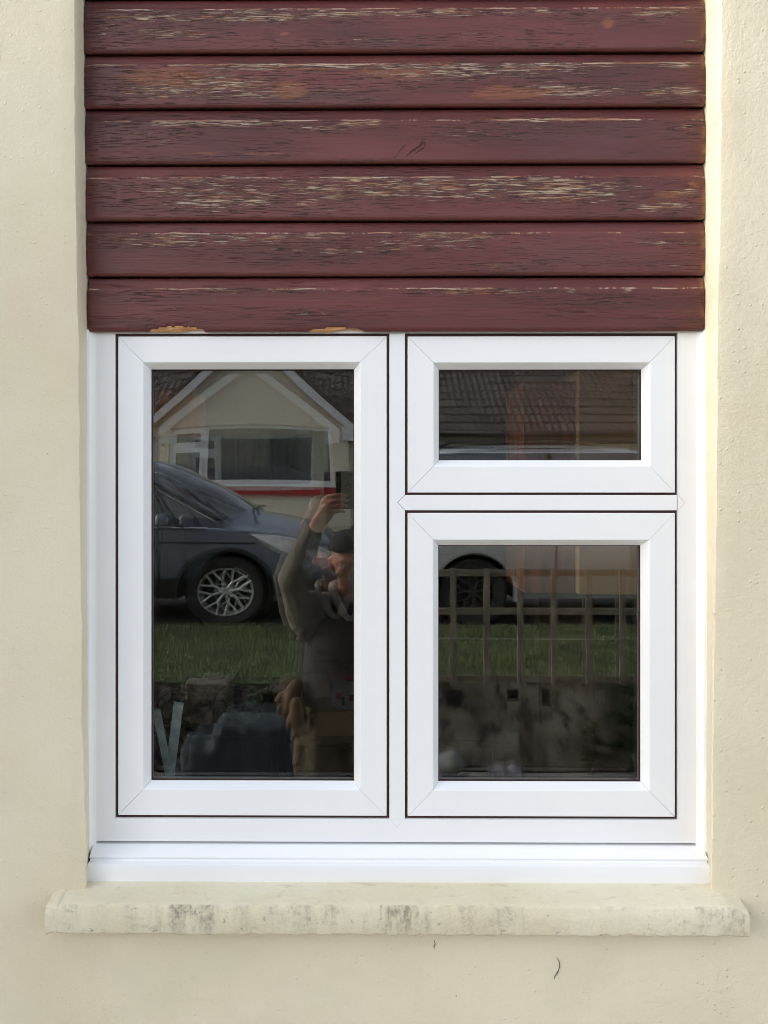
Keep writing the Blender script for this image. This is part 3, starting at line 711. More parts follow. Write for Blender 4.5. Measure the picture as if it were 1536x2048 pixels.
for zz in (0.735, 0.475, 0.02):
    mb = MB(); mb.box(0.40, 2.13, -0.009, 0.0055, zz-0.022, zz+0.022); mb.build('cross_lath', M['lath_h'], tr)
M['wire'] = simple('galvanised_wire', (0.45,0.44,0.40), 0.5, 0.1, 5, 0, metal=0.3)
mb = MB(); mb.tube([(0.40+i*0.1, 0.024, 0.30-0.008*math.sin(math.pi*i/17)) for i in range(18)], 0.0022, 6); mb.build('tie_wire', M['wire'], tr)

# weeds and rubbish at the foot of the wall
M['leaf'] = simple('weed_leaf', (0.035, 0.055, 0.022), 0.6, 0.4, 20, 0.1)
def leafy(x, y, z0, h, n, spread, label, seed):
    r = random.Random(seed)
    t = thing('weed', label, 'weed', (x, y, z0), 'weeds at the foot of the retaining wall')
    mb = MB(); mb.tube([(0,0,0), (0.01,0.005,h*.5), (-0.005,0.01,h)], [0.005,0.004,0.002], 6); mb.build('stem', M['leaf'], t)
    mb = MB()
    for i in range(n):
        zc = h*r.uniform(0.25, 1.0); a = r.uniform(0, 6.28); L = spread*r.uniform(.5,1); d = Vector((math.cos(a), math.sin(a)*.6, r.uniform(-.3,.5))).normalized(); s = d.cross(Vector((0,0,1))).normalized()*L*0.28
        p = Vector((0,0.005,zc)); q = p+d*L; m = p+d*L*.5+Vector((0,0,L*.1))
        mb.add([p, m-s, q, m+s], [(0,1,2,3)])
    o = mb.build('foliage', M['leaf'], t); o['kind'] = 'stuff'
leafy(1.62, RW+0.06, 0.0, 0.34, 26, 0.10, 'thin upright weed in front of the cement face', 1)
leafy(1.86, RW+0.05, 0.0, 0.60, 60, 0.16, 'dark ivy-like weed climbing the cement face beside the trellis end', 2)
leafy(-0.62, RW+0.06, 0.25, 0.34, 40, 0.10, 'ragged weed growing out of the rubble stones', 3)
M['pale_rock'] = simple('grey_rock', (0.16, 0.17, 0.165), 0.85, 0.35, 14, 0.8, 0.01)
o = rock_mesh(11, 0.095, 0.07, 0.065, 0.35, 16, 10).build('rock', M['pale_rock'], None, smooth=True, loc=(0.62, -3.34, 0.165)); o.rotation_euler = (0, -0.35, 0.4)
tag(o, 'pale speckled rock lying on a plastic sheet before the retaining wall', 'rock')
M['film'] = simple('crumpled_polythene', (0.24, 0.23, 0.245), 0.35, 0.15, 6, 0.2)
def crumple(x, y, w_, d_, h_, seed, label):
    mb = MB(); nn = 18; rows = []
    for j in range(nn+1):
        row_ = []
        for i in range(nn+1):
            u, v_ = i/nn-0.5, j/nn-0.5
            q = mnoise.noise(Vector((u*5+seed, v_*5, seed)))+0.6*mnoise.noise(Vector((u*11, v_*11+seed, 2)))
            e = max(0, 1-4*(u*u+v_*v_))
            row_.append((u*w_*(1+0.2*q), v_*d_*(1+.2*q), 0.012+max(0, e*h_*(0.7+0.6*q))))
        rows.append(row_)
    mb.rings(rows, closed=False, caps=False)
    b = mb.build('plastic_sheet', M['film'], None, smooth=True, loc=(x, y, 0)); sm = b.modifiers.new('t', 'SOLIDIFY'); sm.thickness = 0.001
    tag(b, label, 'plastic sheet')
crumple(1.00, -3.40, 0.46, 0.30, 0.15, 3, 'crumpled translucent plastic sheet heaped on the patio')
crumple(0.64, -3.32, 0.42, 0.28, 0.13, 8, 'smaller crumpled plastic sheet under the pale rock')

# ------------------------------------------------------------------ the bungalow across the road
M['hwall'] = simple('far_cream_render', (0.66, 0.59, 0.46), 0.8, 0.06, 1.5, 0.2)
M['white_paint'] = simple('white_gloss_paint', (0.78, 0.78, 0.78), 0.4, 0.04, 5, 0.02)
M['red_paint'] = simple('red_sill_paint', (0.36, 0.022, 0.022), 0.45, 0.12, 6, 0.05)
k = NT('concrete_roof_tile'); v = k.n('ShaderNodeTexCoord').outputs['Generated']; ri = k.n('ShaderNodeObjectInfo').outputs['Random']
c = k.mix(ri, (0.048, 0.036, 0.031), (0.085, 0.066, 0.055)); vo_ = k.obj()
c = k.mix(k.math('MULTIPLY', k.ramp(k.noise(vo_, 7.0, 5), 0.52, 0.7), 0.6), c, (0.13, 0.115, 0.09))
M['tile'] = k.pbr(c, 0.9, k.bump(k.noise(vo_, 40.0, 4), 0.5, 0.01))
k = NT('grey_net_curtain'); v = k.obj()
M['net'] = k.pbr(k.mix(k.ramp(k.noise(k.scale(v, (16,1,0.4)), 1.0, 3), 0.35, 0.65), (0.085,0.085,0.09), (0.15,0.15,0.155)), 0.9)
M['dark_room'] = simple('dark_interior', (0.03,0.027,0.025), 0.9, 0.3, 2, 0)
HY = -13.48; M['darkwood2'] = simple('brown_gutter', (0.05,0.04,0.035), 0.5, 0.1, 5, 0)
bung = thing('bungalow', 'cream bungalow across the road with a gabled front and dark tiled roof', 'house', (0, HY, 0.9))
AX, AZ, GH, SL = -1.99, 4.52-0.9, 1.84, 0.83          # apex, half width, slope
EZ = AZ-GH*SL
wx0, wx1, wz0, wz1 = -3.34, -0.54, 1.80-0.9, 2.87-0.9
mb = MB()                                              # gable wall with the window opening left out
mb.prism([(AX-GH+.12, -0.3), (wx0, -0.3), (wx0, EZ+0.10)], 'y', -0.14, 0.0) if False else None
xa, xb = AX-GH+0.10, AX+GH-0.10
def gz(x): return AZ-0.10-abs(x-AX)*SL
mb.prism([(xa,-0.3),(wx0,-0.3),(wx0,gz(wx0)),(xa,gz(xa))], 'y', -0.2, 0.0)
mb.prism([(wx1,-0.3),(xb,-0.3),(xb,gz(xb)),(wx1,gz(wx1))], 'y', -0.2, 0.0)
mb.prism([(wx0+.0005,-0.3),(wx1-.0005,-0.3),(wx1-.0005,wz0),(wx0+.0005,wz0)], 'y', -0.2, 0.0)
mb.prism([(wx0+.0005,wz1),(wx1-.0005,wz1),(wx1-.0005,gz(wx1)),(AX,gz(AX)),(wx0+.0005,gz(wx0))], 'y', -0.2, 0.0)
mb.box(xa, xa+0.2, -2.6, -0.2001, -0.3, EZ); mb.box(xb-0.2, xb, -2.6, -0.2001, -0.3, EZ)
mb.build('gable_wall', M['hwall'], bung)
mb = MB(); mb.box(-9, xa-.001, -1.9, -1.7, -0.3, 2.03); mb.box(xb+.001, 11, -1.9, -1.7, -0.3, 2.03); mb.build('front_wall', M['hwall'], bung)
for sg in (-1, 1):                                     # barge boards
    e = AX+sg*(GH+0.12); ez = AZ-(GH+0.12)*SL; hw = 0.19
    mb = MB(); mb.prism([(AX, AZ+0.02), (e, ez+0.02), (e, ez+0.02-hw), (AX, AZ+0.02-hw*1.12)], 'y', 0.10, 0.14); mb.build('barge_board', M['white_paint'], bung)
    mb = MB(); mb.prism([(e, ez+.02), (e-sg*.30, ez+.02), (e-sg*.30, ez-.24), (e, ez-.24)], 'y', 0.06, 0.0995); mb.build('box_end', M['white_paint'], bung)
    # gable roof slope
    mb = MB(); mb.prism([(AX, AZ+.10), (e+sg*.03, ez+.10), (e+sg*.03, ez+.03), (AX, AZ+.03)], 'y', -4.0, 0.16); mb.build('gable_roof', M['tile'], bung)
hwin = MB().box(wx0, wx0+.06, -.12, -.06, wz0, wz1).box(wx1-.06, wx1, -.12, -.06, wz0, wz1).box(wx0+.061, wx1-.061, -.12, -.06, wz0, wz0+.06).box(wx0+.061, wx1-.061, -.12, -.06, wz1-.06, wz1).box(wx0+.60, wx0+.68, -.12, -.06, wz0+.061, wz1-.061).box(wx0+.061, wx0+.599, -.12, -.06, wz1-.42, wz1-.34).build('front_window', M['white_paint'], bung)
for a,b,c_,d in ((wx0+.06, wx0+.60, wz0+.06, wz1-.42), (wx0+.06, wx0+.60, wz1-.34, wz1-.06), (wx0+.68, wx1-.06, wz0+.06, wz1-.06)):
    q = 0.055 if b < wx0+.65 else 0.001
    if q > .01: MB().box(a+.001, a+q, -.10, -.05, c_+.001, d-.001).box(b-q, b-.001, -.10, -.05, c_+.001, d-.001).box(a+q, b-q, -.10, -.05, c_+.001, c_+q).box(a+q, b-q, -.10, -.05, d-q, d-.001).build('opener_frame', M['white_paint'], hwin)
    MB().box(a+q, b-q, -.092, -.086, c_+q, d-q).build('pane', M['glass'], hwin)
mb = MB(); rows = []
for z_ in (wz0, wz1): rows.append([(wx0+(wx1-wx0)*i/120, -.17+.012*math.sin(i*1.3), z_) for i in range(121)])
mb.rings(rows, closed=False, caps=False); mb.build('net_curtain', M['net'], bung)
mb = MB(); mb.box(wx0-.05, wx1+.05, -.1, .09, wz0-.06, wz0-.002); mb.build('white_sill', M['white_paint'], bung)
mb = MB(); mb.box(wx0-.12, wx1+.16, -.1, .075, wz0-.21, wz0-.0605); mb.build('red_sill', M['red_paint'], bung)
# main roof: 300 nearest tiles singly, the rest as courses
eave = Vector((0, -1.5, 2.03)); sl = R(35); TW, TG = 0.30, 0.335
def tile_mesh(mb, ox=0.0, oy=0.0, oz=0.0):
    rows = []
    for (s_, up) in ((0.0, 0.034), (0.40, 0.0)):
        rows.append([(ox+TW*1.02*i/10, oy-s_*math.cos(sl)-up*0.0, oz+s_*math.sin(sl)+up+0.022*(0.5+0.5*math.cos(2*math.pi*2*i/10))) for i in range(11)])
    low = [(x, y, z-0.03) for x, y, z in rows[0]]
    mb.rings([low]+rows, closed=False, caps=False)
mb = MB(); tile_mesh(mb); t0 = mb.build('roof_tile', M['tile'], None); tile_me = t0.data; bpy.data.objects.remove(t0)
roof = MB(); roof.prism([(eave.y+.02, eave.z-.03), (eave.y-4.6*math.cos(sl), eave.z+4.6*math.sin(sl)-.03), (eave.y-8.4, eave.z-.1)], 'x', -9, 11)
roof = roof.build('roof', M['dark_room'], bung)
rest = MB(); cnt = 0
for rI in range(14):
    for cI in range(-29, 36):
        x = cI*TW; y = eave.y-rI*TG*math.cos(sl); z_ = eave.z+rI*TG*math.sin(sl)
        # the gable roof covers part of it
        vis = 1.5 < x < 8.2 or -1.2 < x < 0.9
        if vis and cnt < 300 and rI < 11:
            o = link('roof_tile', tile_me, roof, (x+random.uniform(-.006,.006), y, z_+random.uniform(-.005,.005))); o.rotation_euler = (0, random.uniform(-.012,.012), random.uniform(-.01,.01)); cnt += 1
        else: tile_mesh(rest, x, y, z_)
o = rest.build('roof_tiling', M['tile'], roof); o['kind'] = 'stuff'
mb = MB(); mb.tube([(xb+.12, eave.y+.07, eave.z-.03), (11, eave.y+.07, eave.z-.03)], 0.055, 10); mb.build('gutter', M['darkwood2'], bung, smooth=True)
mb = MB(); mb.box(xb+.13, 11, eave.y-.02, eave.y+.012, eave.z-.20, eave.z-.02); mb.build('fascia', M['lath_h'], bung)

# ------------------------------------------------------------------ parked cars
def carpaint(name, col, flake=0.5):
    k = NT(name); v = k.obj()
    c = k.mix(k.ramp(k.noise(v, 600.0, 2), 0.3, 0.7), tuple(x*.9 for x in col), col)
    return k.pbr(c, 0.32, None, metal=0.45, spec=0.5, coat=0.6)
M['grey_paint'] = carpaint('slate_grey_car_paint', (0.165, 0.180, 0.225)); M['silver_paint'] = carpaint('pale_silver_car_paint', (0.52, 0.53, 0.54))
M['trim_black'] = simple('black_plastic', (0.018,0.018,0.019), 0.55, 0.2, 20, 0.1)
M['tyre'] = simple('tyre_rubber', (0.02,0.02,0.02), 0.8, 0.2, 30, 0.3)
M['alloy'] = simple('alloy_wheel', (0.62,0.62,0.60), 0.3, 0.06, 20, 0.0, metal=0.6)
M['chrome'] = simple('chrome', (0.75,0.75,0.75), 0.15, 0.02, 5, 0, metal=1.0)
M['cglass'] = mat_glass('car_glass', 2.2, (0.45,0.48,0.48))
M['lens'] = simple('headlamp_lens', (0.75,0.76,0.74), 0.12, 0.2, 25, 0.1, coat=1.0)
M['seat'] = simple('seat_cloth', (0.06,0.058,0.055), 0.9, 0.2, 20, 0.2)
M['red_lens'] = simple('red_lens', (0.30,0.012,0.012), 0.15, 0.1, 10, 0, coat=0.8)
def wheel(root, x, y, r, rimr, nsp, rim=None):
    """y is the outer face of the wheel, outwards is +y"""
    sg = 1 if y > 0 else -1
    mb = MB(); prof = [(rimr, -0.20), (r-.03, -0.21), (r, -0.18), (r+.003, -0.10), (r, -0.03), (r-.03, -.004), (rimr+.02, -.006), (rimr, -0.02)]
    N_ = 40
    rings = [[(x+rr*math.cos(2*math.pi*i/N_), y+sg*yy, r+rr*math.sin(2*math.pi*i/N_)) for rr, yy in prof] for i in range(N_)]
    mb.rings(rings+[rings[0]], True, False); wo_ = mb.build('wheel', M['tyre'], root); autosmooth(wo_, 40)
    mb = MB(); prof = [(rimr-.025, -.16), (rimr+.003, -.02), (rimr+.002, -.010), (rimr-.010, -.012), (rimr-.018, -.03), (rimr-.032, -.16)]
    rings = [[(x+rr*math.cos(2*math.pi*i/N_), y+sg*yy, r+rr*math.sin(2*math.pi*i/N_)) for rr, yy in prof] for i in range(N_)]
    mb.rings(rings+[rings[0]], True, False)
    for i in range(nsp):                                # Y-shaped spokes
        a = 2*math.pi*(i+.3)/nsp; da = math.pi/nsp*0.62
        def P_(rad, ang, dep): return (x+rad*math.cos(ang), y+sg*dep, r+rad*math.sin(ang))
        mb.tube([P_(0.03, a, -.045), P_(rimr*.50, a, -.030)], [0.017, 0.013], 6)
        for s2 in (-1, 1): mb.tube([P_(rimr*.48, a, -.031), P_(rimr*.72, a+s2*da*.75, -.026), P_(rimr*.98, a+s2*da, -.020)], [0.0115,0.0105,0.012], 6)
    mb.ball((x, y-sg*.045, r), (0.055, 0.02, 0.055), 14, 8)
    o = mb.build('rim', rim or M['alloy'], wo_); autosmooth(o, 40)
    mb = MB(); mb.tube([(x, y-sg*.12, r), (x, y-sg*.11, r)], rimr*.98, 28); mb.build('brake_disc', M['trim_black'], wo_)
def make_car(name, label, loc, st, paint, wr, rimr, wheels, nsp, xa_, feats):
    """st: stations (x, z_low, z_belt, z_edge, z_crown, w_low, w_mid, w_belt, w_top)"""
    root = thing(name, label, 'car', loc, None)
    hw = max(s_[6] for s_ in st)
    def bell(x):
        a, b_ = feats['screen']; t1 = min(1, max(0, (x-a+.5)/.5)); t2 = min(1, max(0, (b_+.55-x)/.5)); return t1*t2*.24
    mb = MB(); rings = []
    for (x, zl, zb_, ze, zc2, wl, wm, wb, wt) in st:
        half = [(0, zl-.0), (wl, zl), (wm, zl+(zb_-zl)*.30), (wm+.004, zl+(zb_-zl)*.62), (wb, zb_-.02), (wb-.012, zb_), (wt, ze), (wt*.6, ze+(zc2-ze)*.75), (0, zc2)]
        bx = [0,0,0,0,0,.9,1.0,.36,0]; half = [(x-bell(x)*q, yv, zv) for q, (yv, zv) in zip(bx, half)]
        rings.append(half + [(xv, -yv, zv) for xv, yv, zv in reversed(half[1:-1])])
    nP = len(rings[0])
    for k_ in range(len(rings)-1):
        for i in range(nP):
            j = (i+1) % nP; h = i if i < 8 else nP-1-i
            xm = (st[k_][0]+st[k_+1][0])/2
            mi = 0
            if h == 5 and feats['side'][0] < xm < feats['side'][1]: mi = 1
            if h in (6, 7) and feats['screen'][0] < xm < feats['screen'][1]: mi = 1
            if h in (6, 7) and feats['rear'][0] < xm < feats['rear'][1]: mi = 1
            if h in (0,) or (h == 1 and feats.get('clad', True)): mi = 2
            b = [rings[k_][i], rings[k_][j], rings[k_+1][j], rings[k_+1][i]]
            mb.add(b, [(0,1,2,3)], mi)
    mb.add(rings[0], [tuple(range(nP))], 0); mb.add(rings[-1], [tuple(range(nP-1,-1,-1))], 0)
    body = mb.build('body', [paint, M['cglass'], M['trim_black']], root)
    bm = bmesh.new(); bm.from_mesh(body.data); bmesh.ops.remove_doubles(bm, verts=bm.verts, dist=1e-4); bmesh.ops.recalc_face_normals(bm, faces=bm.faces); bm.to_mesh(body.data); bm.free()
    for wx in wheels:                                   # wheel arches
        c_ = MB(); c_.tube([(wx, -hw-.2, wr), (wx, hw+.2, wr)], wr+.062, 36); co = c_.build('arch_cutter', M['trim_black'])
        co.parent = root; bo = body.modifiers.new('b', 'BOOLEAN'); bo.object = co; bo.operation = 'DIFFERENCE'; bo.solver = 'EXACT'
        apply_mods(body); bpy.data.objects.remove(co)
    autosmooth(body, 28)
    for wx in wheels:
        for sg in (-1, 1):
            wheel(root, wx, sg*(hw-.02), wr, rimr, nsp, feats.get('rim'))
            mb = MB(); N_ = 26; rr = wr+.062
            rings = []
            for i in range(N_+1):
                a = math.pi*(-0.06+1.12*i/N_)
                rings.append([(wx+q*math.cos(a), sg*yy, wr+q*math.sin(a)) for q, yy in ((rr-.004, hw-.10), (rr-.004, hw+.012), (rr+.03, hw+.014), (rr+.034, hw-.03))])
            mb.rings(rings); o = mb.build('arch_lip', M['trim_black'] if feats.get('clad', True) else paint, root); autosmooth(o, 40)
        mb = MB(); mb.tube([(wx, -hw+.28, wr), (wx, hw-.28, wr)], wr+.055, 24); mb.build('arch_liner', M['trim_black'], root)
    # cabin
    for sx in feats['seats']:
        for sg in (-1, 1):
            mb = MB(); mb.ball((sx, sg*.36, .80), (.12, .23, .36), 12, 9); mb.ball((sx-.06, sg*.36, 1.22), (.06, .13, .09), 10, 7); mb.build('seat', M['seat'], root, smooth=True)
    mb = MB(); mb.box(feats['seats'][-1]-.5, feats['dash'], -.75, .75, .30, .50); mb.build('cabin_floor', M['seat'], root)
    mb = MB(); mb.box(feats['dash']-.30, feats['dash']+.25, -.74, .74, .72, .97); bevel(mb.build('dashboard', M['trim_black'], root), .06)
    mb = MB(); cw = Vector((feats['dash']-.42, -.36 if feats.get('rhd') else .36, 1.02)); tl = Matrix.Rotation(R(-25), 3, 'Y')
    mb.tube([cw+tl@Vector((0, .19*math.cos(2*math.pi*i/24), .19*math.sin(2*math.pi*i/24))) for i in range(25)], .016, 8)
    mb.tube([cw+tl@Vector((0,-.18,0)), cw+tl@Vector((.04,0,-.02)), cw+tl@Vector((0,.18,0))], .02, 6); mb.build('steering_wheel', M['trim_black'], root, smooth=True)
    return root, st, hw
def strip(root, name, pts, r, mat, n=6): mb = MB(); mb.tube(pts, r, n); return mb.build(name, mat, root, smooth=True)

CX, CYC = -1.19, -6.03-0.90
st1 = [(-3.52,.48,.80,.86,.90,.62,.74,.74,.60),(-3.46,.36,.98,1.06,1.10,.74,.82,.82,.66),(-3.30,.32,1.04,1.40,1.46,.80,.87,.86,.64),(-3.05,.28,1.04,1.56,1.61,.82,.89,.88,.64),(-2.55,.27,1.02,1.62,1.67,.84,.90,.885,.66),
       (-1.80,.27,1.00,1.64,1.69,.84,.90,.885,.67),(-1.15,.27,.985,1.63,1.68,.84,.90,.885,.67),(-.72,.27,.975,1.56,1.63,.84,.90,.88,.66),(-.50,.27,.97,1.46,1.55,.84,.90,.88,.66),(-.15,.28,.965,1.255,1.36,.84,.90,.875,.67),(.20,.28,.96,1.045,1.13,.84,.90,.865,.70),(.26,.28,.955,1.015,1.085,.84,.90,.86,.72),
       (.45,.29,.925,.975,1.045,.83,.89,.845,.70),(.62,.30,.875,.925,.985,.81,.87,.81,.66),(.76,.31,.80,.85,.90,.77,.83,.76,.60),(.85,.33,.70,.755,.80,.70,.75,.66,.52),(.90,.38,.62,.65,.68,.58,.62,.56,.42)]
st1 = [((x if x < .3 else .3+(x-.3)*1.16),)+t_ for x, *t_ in [(q[0],)+tuple(q[1:]) for q in st1] for t_ in [tuple(t_)]]
c1, st, hw = make_car('parked_car', 'slate grey estate car with alloy wheels parked across from the window', (CX, CYC, RZ), st1, M['grey_paint'], .345, .232, (0.0, -2.62), 8, 0,
    dict(side=(-2.95, .06), screen=(-.70, .19), rear=(-3.42, -3.08), seats=(-1.15, -2.05), dash=.12, rhd=True))
for sg in (-1, 1):
    BL = lambda x: min(1, max(0, (x+.70+.5)/.5))*min(1, max(0, (.19+.55-x)/.5))*.24
    A = [(x-BL(x), sg*(wt+.006), ze+.004) for (x, zl, zb_, ze, zc2, wl, wm, wb, wt) in st1 if -.75 < x < .25]
    strip(c1, 'windscreen_pillar', A, .024, M['grey_paint']); strip(c1, 'pillar_trim', [(x-.05, y+sg*.028, z-.035) for x, y, z in A], .008, M['chrome'])
    strip(c1, 'belt_trim', [(x, sg*(wb-.002), zb_+.004) for (x, zl, zb_, ze, zc2, wl, wm, wb, wt) in st1 if -3.1 < x < .1], .009, M['chrome'])
    strip(c1, 'door_pillar', [(-1.20, sg*.885, .99), (-1.24, sg*.78, 1.33), (-1.27, sg*.675, 1.63)], .030, M['trim_black'])
    strip(c1, 'quarter_pillar', [(-.36, sg*.885, .975), (-.55, sg*.80, 1.20), (-.74, sg*.70, 1.46)], .016, M['trim_black'])
    strip(c1, 'door_gap', [(-.58, sg*.903, .36), (-.575, sg*.910, .60), (-.56, sg*.905, .80), (-.55, sg*.886, .965)], .0045, M['trim_black'])
    strip(c1, 'side_moulding', [(-3.0, sg*.908, .86), (-1.5, sg*.913, .845), (-.2, sg*.907, .83), (.25, sg*.893, .825)], .006, M['trim_black'])
    mb = MB(); mb.box(-.58, -.45, sg*.90 if sg>0 else -1.10, 1.10 if sg>0 else -.90, .985, 1.125); mi_ = bevel(mb.build('door_mirror', M['grey_paint'], c1), .045, 3)
    mb = MB(); pts = [(.20, .915), (.45, .895), (.72, .835), (.88, .73), (.84, .67), (.66, .67), (.44, .76)]
    def yside(x): return lerp_tab([(.26, .905), (.45, .895), (.67, .865), (.83, .825), (.94, .745), (1.0, .63)], x)
    fr_ = [(x, sg*(yside(x)+.010), z) for x, z in pts]; bk = [(x, sg*(yside(x)-.10), z) for x, z in pts]
    mb.rings([bk, fr_]); o = mb.build('headlight', M['lens'], c1); bevel(o, .010)
    mb = MB(); mb.ball((.70, sg*.875, .755), (.05, .02, .05), 12, 8); mb.build('lamp_bulb', M['chrome'], o, smooth=True)
strip(c1, 'wiper', [(.24, .55, 1.085), (.16, .15, 1.155), (.20, -.3, 1.13)], .012, M['trim_black'])
mb = MB(); mb.box(.88, 1.005, -.42, .42, .52, .66); bevel(mb.build('grille', M['trim_black'], c1), .02)

st2 = [(-.86,.45,.80,.90,.94,.66,.76,.76,.60),(-.80,.34,1.00,1.10,1.14,.76,.84,.83,.66),(-.70,.30,1.06,1.60,1.68,.80,.87,.86,.66),(-.50,.28,1.06,1.70,1.76,.83,.90,.885,.70),(.0,.28,1.05,1.74,1.80,.84,.91,.89,.72),(.8,.28,1.03,1.75,1.81,.84,.91,.89,.72),
       (1.6,.28,1.02,1.73,1.80,.84,.91,.89,.72),(2.2,.28,1.01,1.64,1.74,.84,.91,.885,.70),(2.8,.28,1.00,1.28,1.40,.84,.91,.88,.68),(3.15,.29,.98,1.06,1.14,.83,.90,.86,.70),(3.6,.31,.86,.90,.96,.78,.84,.78,.62),(3.78,.38,.66,.70,.74,.64,.70,.64,.5)]
c2, s2_, hw2 = make_car('parked_car', 'pale silver people carrier with roof rails parked behind the trellis', (1.22, CYC+.02, RZ), st2, M['silver_paint'], .335, .215, (0.0, 2.75), 7, 0,
    dict(side=(-.45, 2.7), screen=(2.25, 3.1), rear=(-.78, -.55), seats=(1.7, .8), dash=2.75, rhd=True, clad=False, rim=M['trim_black']))  # black rims paint in the shadow that hides these wheels
for sg in (-1, 1):
    strip(c2, 'roof_rail', [(-.4, sg*.70, 1.77), (-.2, sg*.70, 1.83), (.8, sg*.72, 1.85), (1.7, sg*.71, 1.83), (1.95, sg*.70, 1.76)],   .017, M['trim_black'])
    strip(c2, 'door_gap', [(.78, sg*.912, .34), (.80, sg*.922, .70), (.80, sg*.893, 1.02)], .005, M['trim_black'])
    for px_ in (.80, 1.95): strip(c2, 'door_pillar', [(px_, sg*.888, 1.04), (px_-.02, sg*.80, 1.40), (px_-.03, sg*.725, 1.73)], .032, M['trim_black'])
    mb = MB(); mb.box(-.865, -.72, sg*.62 if sg>0 else -.80, .80 if sg>0 else -.62, .86, 1.28); bevel(mb.build('tail_light', M['red_lens'], c2), .02)

#PART3
# ------------------------------------------------------------------ the room behind the glass
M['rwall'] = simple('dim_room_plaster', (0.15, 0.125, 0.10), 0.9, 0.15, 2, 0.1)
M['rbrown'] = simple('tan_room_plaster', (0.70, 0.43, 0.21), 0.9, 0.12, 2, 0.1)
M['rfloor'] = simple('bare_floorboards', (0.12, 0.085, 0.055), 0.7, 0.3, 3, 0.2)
M['pine'] = simple('orange_varnished_pine', (0.75, 0.28, 0.07), 0.4, 0.25, 4, 0.1, stretch=(1,1,8))
M['darkwood'] = simple('dark_wood', (0.055, 0.034, 0.024), 0.5, 0.25, 5, 0.1)
M['redwood'] = simple('red_brown_wood', (0.45, 0.14, 0.06), 0.5, 0.25, 5, 0.1, stretch=(6,6,1))
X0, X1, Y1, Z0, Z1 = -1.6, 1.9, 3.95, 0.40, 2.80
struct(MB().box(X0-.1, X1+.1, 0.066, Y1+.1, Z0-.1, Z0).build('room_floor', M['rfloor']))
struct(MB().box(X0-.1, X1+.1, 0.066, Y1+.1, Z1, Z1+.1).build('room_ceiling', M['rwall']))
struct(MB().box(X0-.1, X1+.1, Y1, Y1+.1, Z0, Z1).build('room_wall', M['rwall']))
struct(MB().box(X0-.1, X0, 0.152, .50, Z0, Z1).box(X0-.1, X0, 1.40, Y1, Z0, Z1).box(X0-.1, X0, .50, 1.40, Z0, 2.12).box(X0-.1, X0, .50, 1.40, 2.66, Z1).build('room_wall', M['rwall']))   # made-up opening, added to let more daylight into the room
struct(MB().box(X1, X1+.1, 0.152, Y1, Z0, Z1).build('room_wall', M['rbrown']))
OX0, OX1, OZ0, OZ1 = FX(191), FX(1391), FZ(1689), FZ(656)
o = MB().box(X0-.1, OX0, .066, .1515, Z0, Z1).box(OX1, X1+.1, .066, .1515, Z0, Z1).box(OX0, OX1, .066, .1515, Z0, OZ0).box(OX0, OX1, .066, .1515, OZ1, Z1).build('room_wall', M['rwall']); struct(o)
o = bevel(MB().box(OX0+.002, OX1-.002, .056, .24, OZ0-.028, OZ0+.001).build('inner_window_board', M['upvc']), .004); tag(o, 'white window board inside the room behind the sashes', 'window board')
M['cardboard'] = simple('cardboard', (0.42, 0.27, 0.15), 0.85, 0.12, 6, 0.15)
M['tubwhite'] = simple('white_tub_plastic', (0.42, 0.42, 0.42), 0.4, 0.04, 6, 0)
M['redlid'] = simple('red_lid_plastic', (0.30, 0.02, 0.02), 0.4, 0.1, 6, 0)
M['ink'] = simple('black_print', (0.02, 0.02, 0.02), 0.6, 0.1, 10, 0)
M['teal'] = simple('dark_teal_sheet', (0.015, 0.026, 0.034), 0.75, 0.25, 5, 0.3, 0.01)
M['strip'] = simple('clear_film_strip', (0.50, 0.52, 0.55), 0.3, 0.25, 28, 0.1)
# cupboards
cb = thing('tall_cupboard', 'red-brown and tan wooden cupboard standing inside the room', 'cupboard', (0, 1.60, Z0))
bevel(MB().box(0.918, 1.62, 0, .40, 1.12, 2.36).build('carcass', M['rbrown'], cb), .004); bevel(MB().box(.706, 0.914, .04, .40, 1.12, 1.98).build('side_unit', M['redwood'], cb), .004)
MB().box(.74, 0.914, .0, .40, 2.02, 2.06).build('shelf', M['darkwood'], cb); MB().box(.77, 1.00, .05, .38, 0, 1.119).build('plinth', M['darkwood'], cb)
o = bevel(MB().box(-.19,.19,-.08,.08,-.055,.055).build('wall_box', M['pine'], None, loc=(-.568, .44, 2.150)), .006); tag(o, 'orange pine wall box hanging behind the upper corner of the tall sash', 'wall box')
pic = thing('dark_picture', 'dark framed print of a pale leaf on the tan room wall', 'picture', (X1-.005, 3.66, 2.10))
MB().box(-.03, -.001, -.26, .24, 0, .40).build('frame', M['darkwood'], pic); mb = MB(); mb.add([(-.032,-.1,.10),(-.032,.02,.16),(-.032,.16,.30),(-.032,.0,.24)], [(0,1,2,3)]); mb.build('leaf_print', simple('leaf_print', (.20,.20,.18), .8), pic)
o = bevel(MB().box(-.12,.0,-.28,.26,.0,.42).build('night_heater', M['darkwood'], None, loc=(X1-.004, 3.62, Z0)), .01); tag(o, 'dark low heater against the tan room wall', 'heater')
